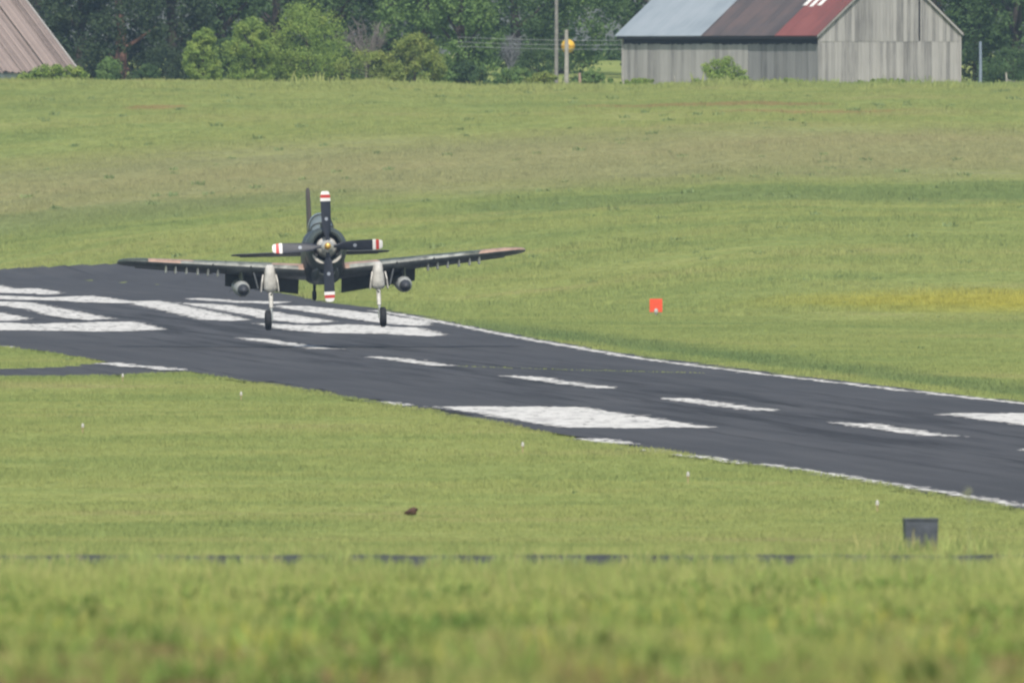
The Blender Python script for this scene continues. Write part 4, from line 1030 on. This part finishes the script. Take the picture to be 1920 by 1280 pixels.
    mb = MB(); rs = []
    for dz, w_, y0, y1, e in ((.14, .14, .00, .7, 2.2), (.05, .20, -.16, .8, 2.4), (-.2, .205, -.24, .85, 2.6), (-.26, .225, -.23, .8, 2.6), (-.55, .25, -.20, .65, 2.8), (-.74, .27, -.14, .45, 3.0), (-.84, .21, -.06, .28, 3.0), (-.88, .10, .0, .16, 2.4)):
        c = la + Vector((0, (y0 + y1) / 2, dz)); rr_ = []
        for k in range(18):
            t = 2 * math.pi * k / 18; cc, ss = math.cos(t), math.sin(t)
            rr_.append(c + Vector((w_ * math.copysign(abs(cc) ** (2 / e), cc), (y1 - y0) / 2 * math.copysign(abs(ss) ** (2 / e), ss), 0)))
        rs.append(rr_)
    mb.loft(rs); part('gear_fairing', mb, GEARW, gear)
    for sd_, ox in ((-1, .215), (1, .265)):
        mb = MB(); rs = []
        for dz, y0, y1, out in ((-.22, .0, .5, 0), (-.5, -.1, .55, .05), (-.86, -.02, .40, .09)):
            c = la + Vector((sd_ * s * (ox + out), 0, dz)); rs.append([c + Vector((-.02, y0, 0)), c + Vector((.02, y0, 0)), c + Vector((.02, y1, 0)), c + Vector((-.02, y1, 0))])
        mb.loft(rs); part('gear_door', mb, GEARW, gear, False)
    wz = -2.93 + .375; wc = Vector((gx + .13 * s, 2.32, wz))
    mb = MB(); mb.tube([la + Vector((0, .1, -.85)), Vector((gx, 2.30, wz + .45))], [.085, .075], 12); leg = part('leg', mb, GEARW, gear)
    mb = MB(); mb.tube([Vector((gx, 2.30, wz + .48)), Vector((gx, 2.31, wz - .04))], [.05, .05], 12); part('oleo_piston', mb, CHROME, gear)
    mb = MB(); mb.tube([Vector((gx, 2.31, wz)), wc], [.045, .045], 10); part('axle', mb, CHROME, gear)
    mb = MB(); mb.tube([Vector((gx, 2.38, wz + .62)), Vector((gx, 2.60, wz + .32)), Vector((gx, 2.36, wz + .02))], .025, 6); part('torque_link', mb, CHROME, gear)
    mb = MB(); mb.tube([Vector((gx - .32 * s, 3.1, la.z - .3)), Vector((gx, 2.34, la.z - 1.0))], .035, 6); part('drag_strut', mb, FRAME, gear)
    mb = MB(); mb.lathe(wc, (s, 0, 0), [(-.115, .20), (-.118, .29), (-.09, .355), (-.04, .375), (.04, .375), (.09, .355), (.118, .29), (.115, .20)], 32); part('tyre', mb, TYRE, gear)
    mb = MB(); mb.lathe(wc, (s, 0, 0), [(-.08, .05), (-.09, .19), (.09, .19), (.085, .06)], 20); part('wheel_rim', mb, plain('rim_grey', (.25, .25, .25), .4, .5), gear)
    # dark dive brake / bay panel hanging beside the gear
    mb = MB(); c = la + Vector((.52 * s, .55, -.42)); mb.box(c, (.05, .7, .62), Matrix.Rotation(R(14 * s), 3, 'Y')); part('bay_door', mb, plain('bay_door_grey', (.09, .10, .105), .5, 0, .2), plane, False)
# tail
for s in (-1, 1):
    mb = MB(); rs = []
    for ax, c, y0 in ((.05, 1.55, 9.05), (1.5, 1.25, 9.25), (2.7, .95, 9.45), (2.95, .6, 9.6)):
        rs.append([(ax * s, y0 + q, .30 + h_ - q * .02) for q, h_ in foil(c, .085, 9)])
    mb.loft(rs); st_ = part('tailplane', mb, plain('tailplane_dark', (.065, .068, .060), .5, 0, .25, 1), plane)
    mb = MB(); mb.add([(.3 * s, 10.52, .33), (2.6 * s, 10.28, .33), (2.6 * s, 10.62, .27), (.3 * s, 10.98, .27), (.3 * s, 10.52, .29), (2.6 * s, 10.28, .29), (2.6 * s, 10.62, .255), (.3 * s, 10.98, .255)], [(0, 1, 2, 3), (7, 6, 5, 4), (0, 4, 5, 1), (1, 5, 6, 2), (2, 6, 7, 3), (3, 7, 4, 0)])
    part('elevator', mb, plain('elevator_dark', (.055, .060, .052), .5, 0, .2), st_, False)
FINM = plain('fin_dark_brown', (.105, .088, .070), .5, 0, .3, 1.2)
mb = MB(); rs = []
for z, y0, c, t in ((.2, 8.3, 2.6, .08), (.6, 8.8, 2.15, .10), (1.4, 9.35, 1.55, .125), (2.2, 9.7, 1.2, .14), (2.64, 9.85, .98, .16), (2.76, 9.98, .7, .13)):
    rs.append([(h_ - .06 * q * c * 0, y0 + q, z) for q, h_ in [(a, b - .06 * (a / c) * (1 - a / c) * c) for a, b in foil(c, t, 9)]])
mb.loft(rs); finp = part('fin', mb, FINM)
mb = MB(); mb.add([(-.045, 10.72, .5), (.045, 10.72, .5), (.03, 10.72, 2.2), (-.03, 10.72, 2.2), (-.012, 11.5, .45), (.012, 11.5, .45), (.01, 11.02, 2.2), (-.01, 11.02, 2.2)], [(0, 1, 2, 3), (7, 6, 5, 4), (0, 4, 5, 1), (1, 5, 6, 2), (2, 6, 7, 3), (3, 7, 4, 0)]); part('rudder', mb, FINM, finp, False)
tg = empty('tail_gear', (0, 0, 0)); tg.parent = plane
mb = MB(); mb.tube([(0, 7.9, -.5), (0, 8.05, -1.05), (0, 8.2, -1.28)], [.075, .06, .05], 10); part('leg', mb, FUS, tg)
mb = MB(); mb.tube([(0, 8.4, -.45), (0, 8.15, -1.1)], [.035, .03], 6); part('retraction_strut', mb, FUS, tg)
for s in (-1, 1):
    mb = MB(); mb.box((.15 * s, 8.2, -.66), (.02, .6, .22), Matrix.Rotation(R(-12 * s), 3, 'Y')); part('tail_gear_door', mb, FUS, tg, False)
mb = MB(); mb.lathe((0, 8.25, -1.36), (1, 0, 0), [(-.07, .10), (-.075, .15), (-.04, .19), (.04, .19), (.075, .15), (.07, .10)], 22); part('tyre', mb, TYRE, tg)
mb = MB(); mb.tube([(0, 5.6, .75), (0, 5.65, 1.35)], [.025, .01], 6); part('aerial_mast', mb, FRAME, plane)

# grass growing along a crack across the pavement
pa, pb = g(850, 687), g(1310, 699); n = 320; t = rng.random(n)
X = pa[0] + (pb[0] - pa[0]) * t + rng.normal(0, .12, n); Y = pa[1] + (pb[1] - pa[1]) * t + rng.normal(0, .25, n)
keep = rng.random(n) < (.4 + .6 * np.sin(t * 23) ** 2); X, Y = X[keep], Y[keep]
tuft = [clump_mesh('crack_grass', 8, .07, .09, .012, .6, 80 + i) for i in range(3)]
scatter('grass_in_crack', np.stack([X, Y, terrain(X, Y) + bump(X, Y) - .01], 1), rng.uniform(.3, .8, len(X)), tuft, M_mid, 'thin line of grass growing in a crack across the runway')

# ------------------------------------------------------------------ haze
mb = MB(); mb.box((0, 1260, 15), (1320, 2760, 38)); hz = mb.mesh('haze')
m = bpy.data.materials.new('haze_air'); m.use_nodes = True; nt = m.node_tree
for q in list(nt.nodes):
    if q.type == 'BSDF_PRINCIPLED': nt.nodes.remove(q)
pv = nt.nodes.new('ShaderNodeVolumePrincipled'); pv.inputs['Density'].default_value = .000068; pv.inputs['Color'].default_value = (.60, .80, 1.0, 1); pv.inputs['Anisotropy'].default_value = .2
nt.links.new(pv.outputs[0], nt.nodes['Material Output'].inputs['Volume'])
tag(link('haze', hz, m), 'thin bluish summer haze hanging over the whole airfield', 'haze', kind='stuff')
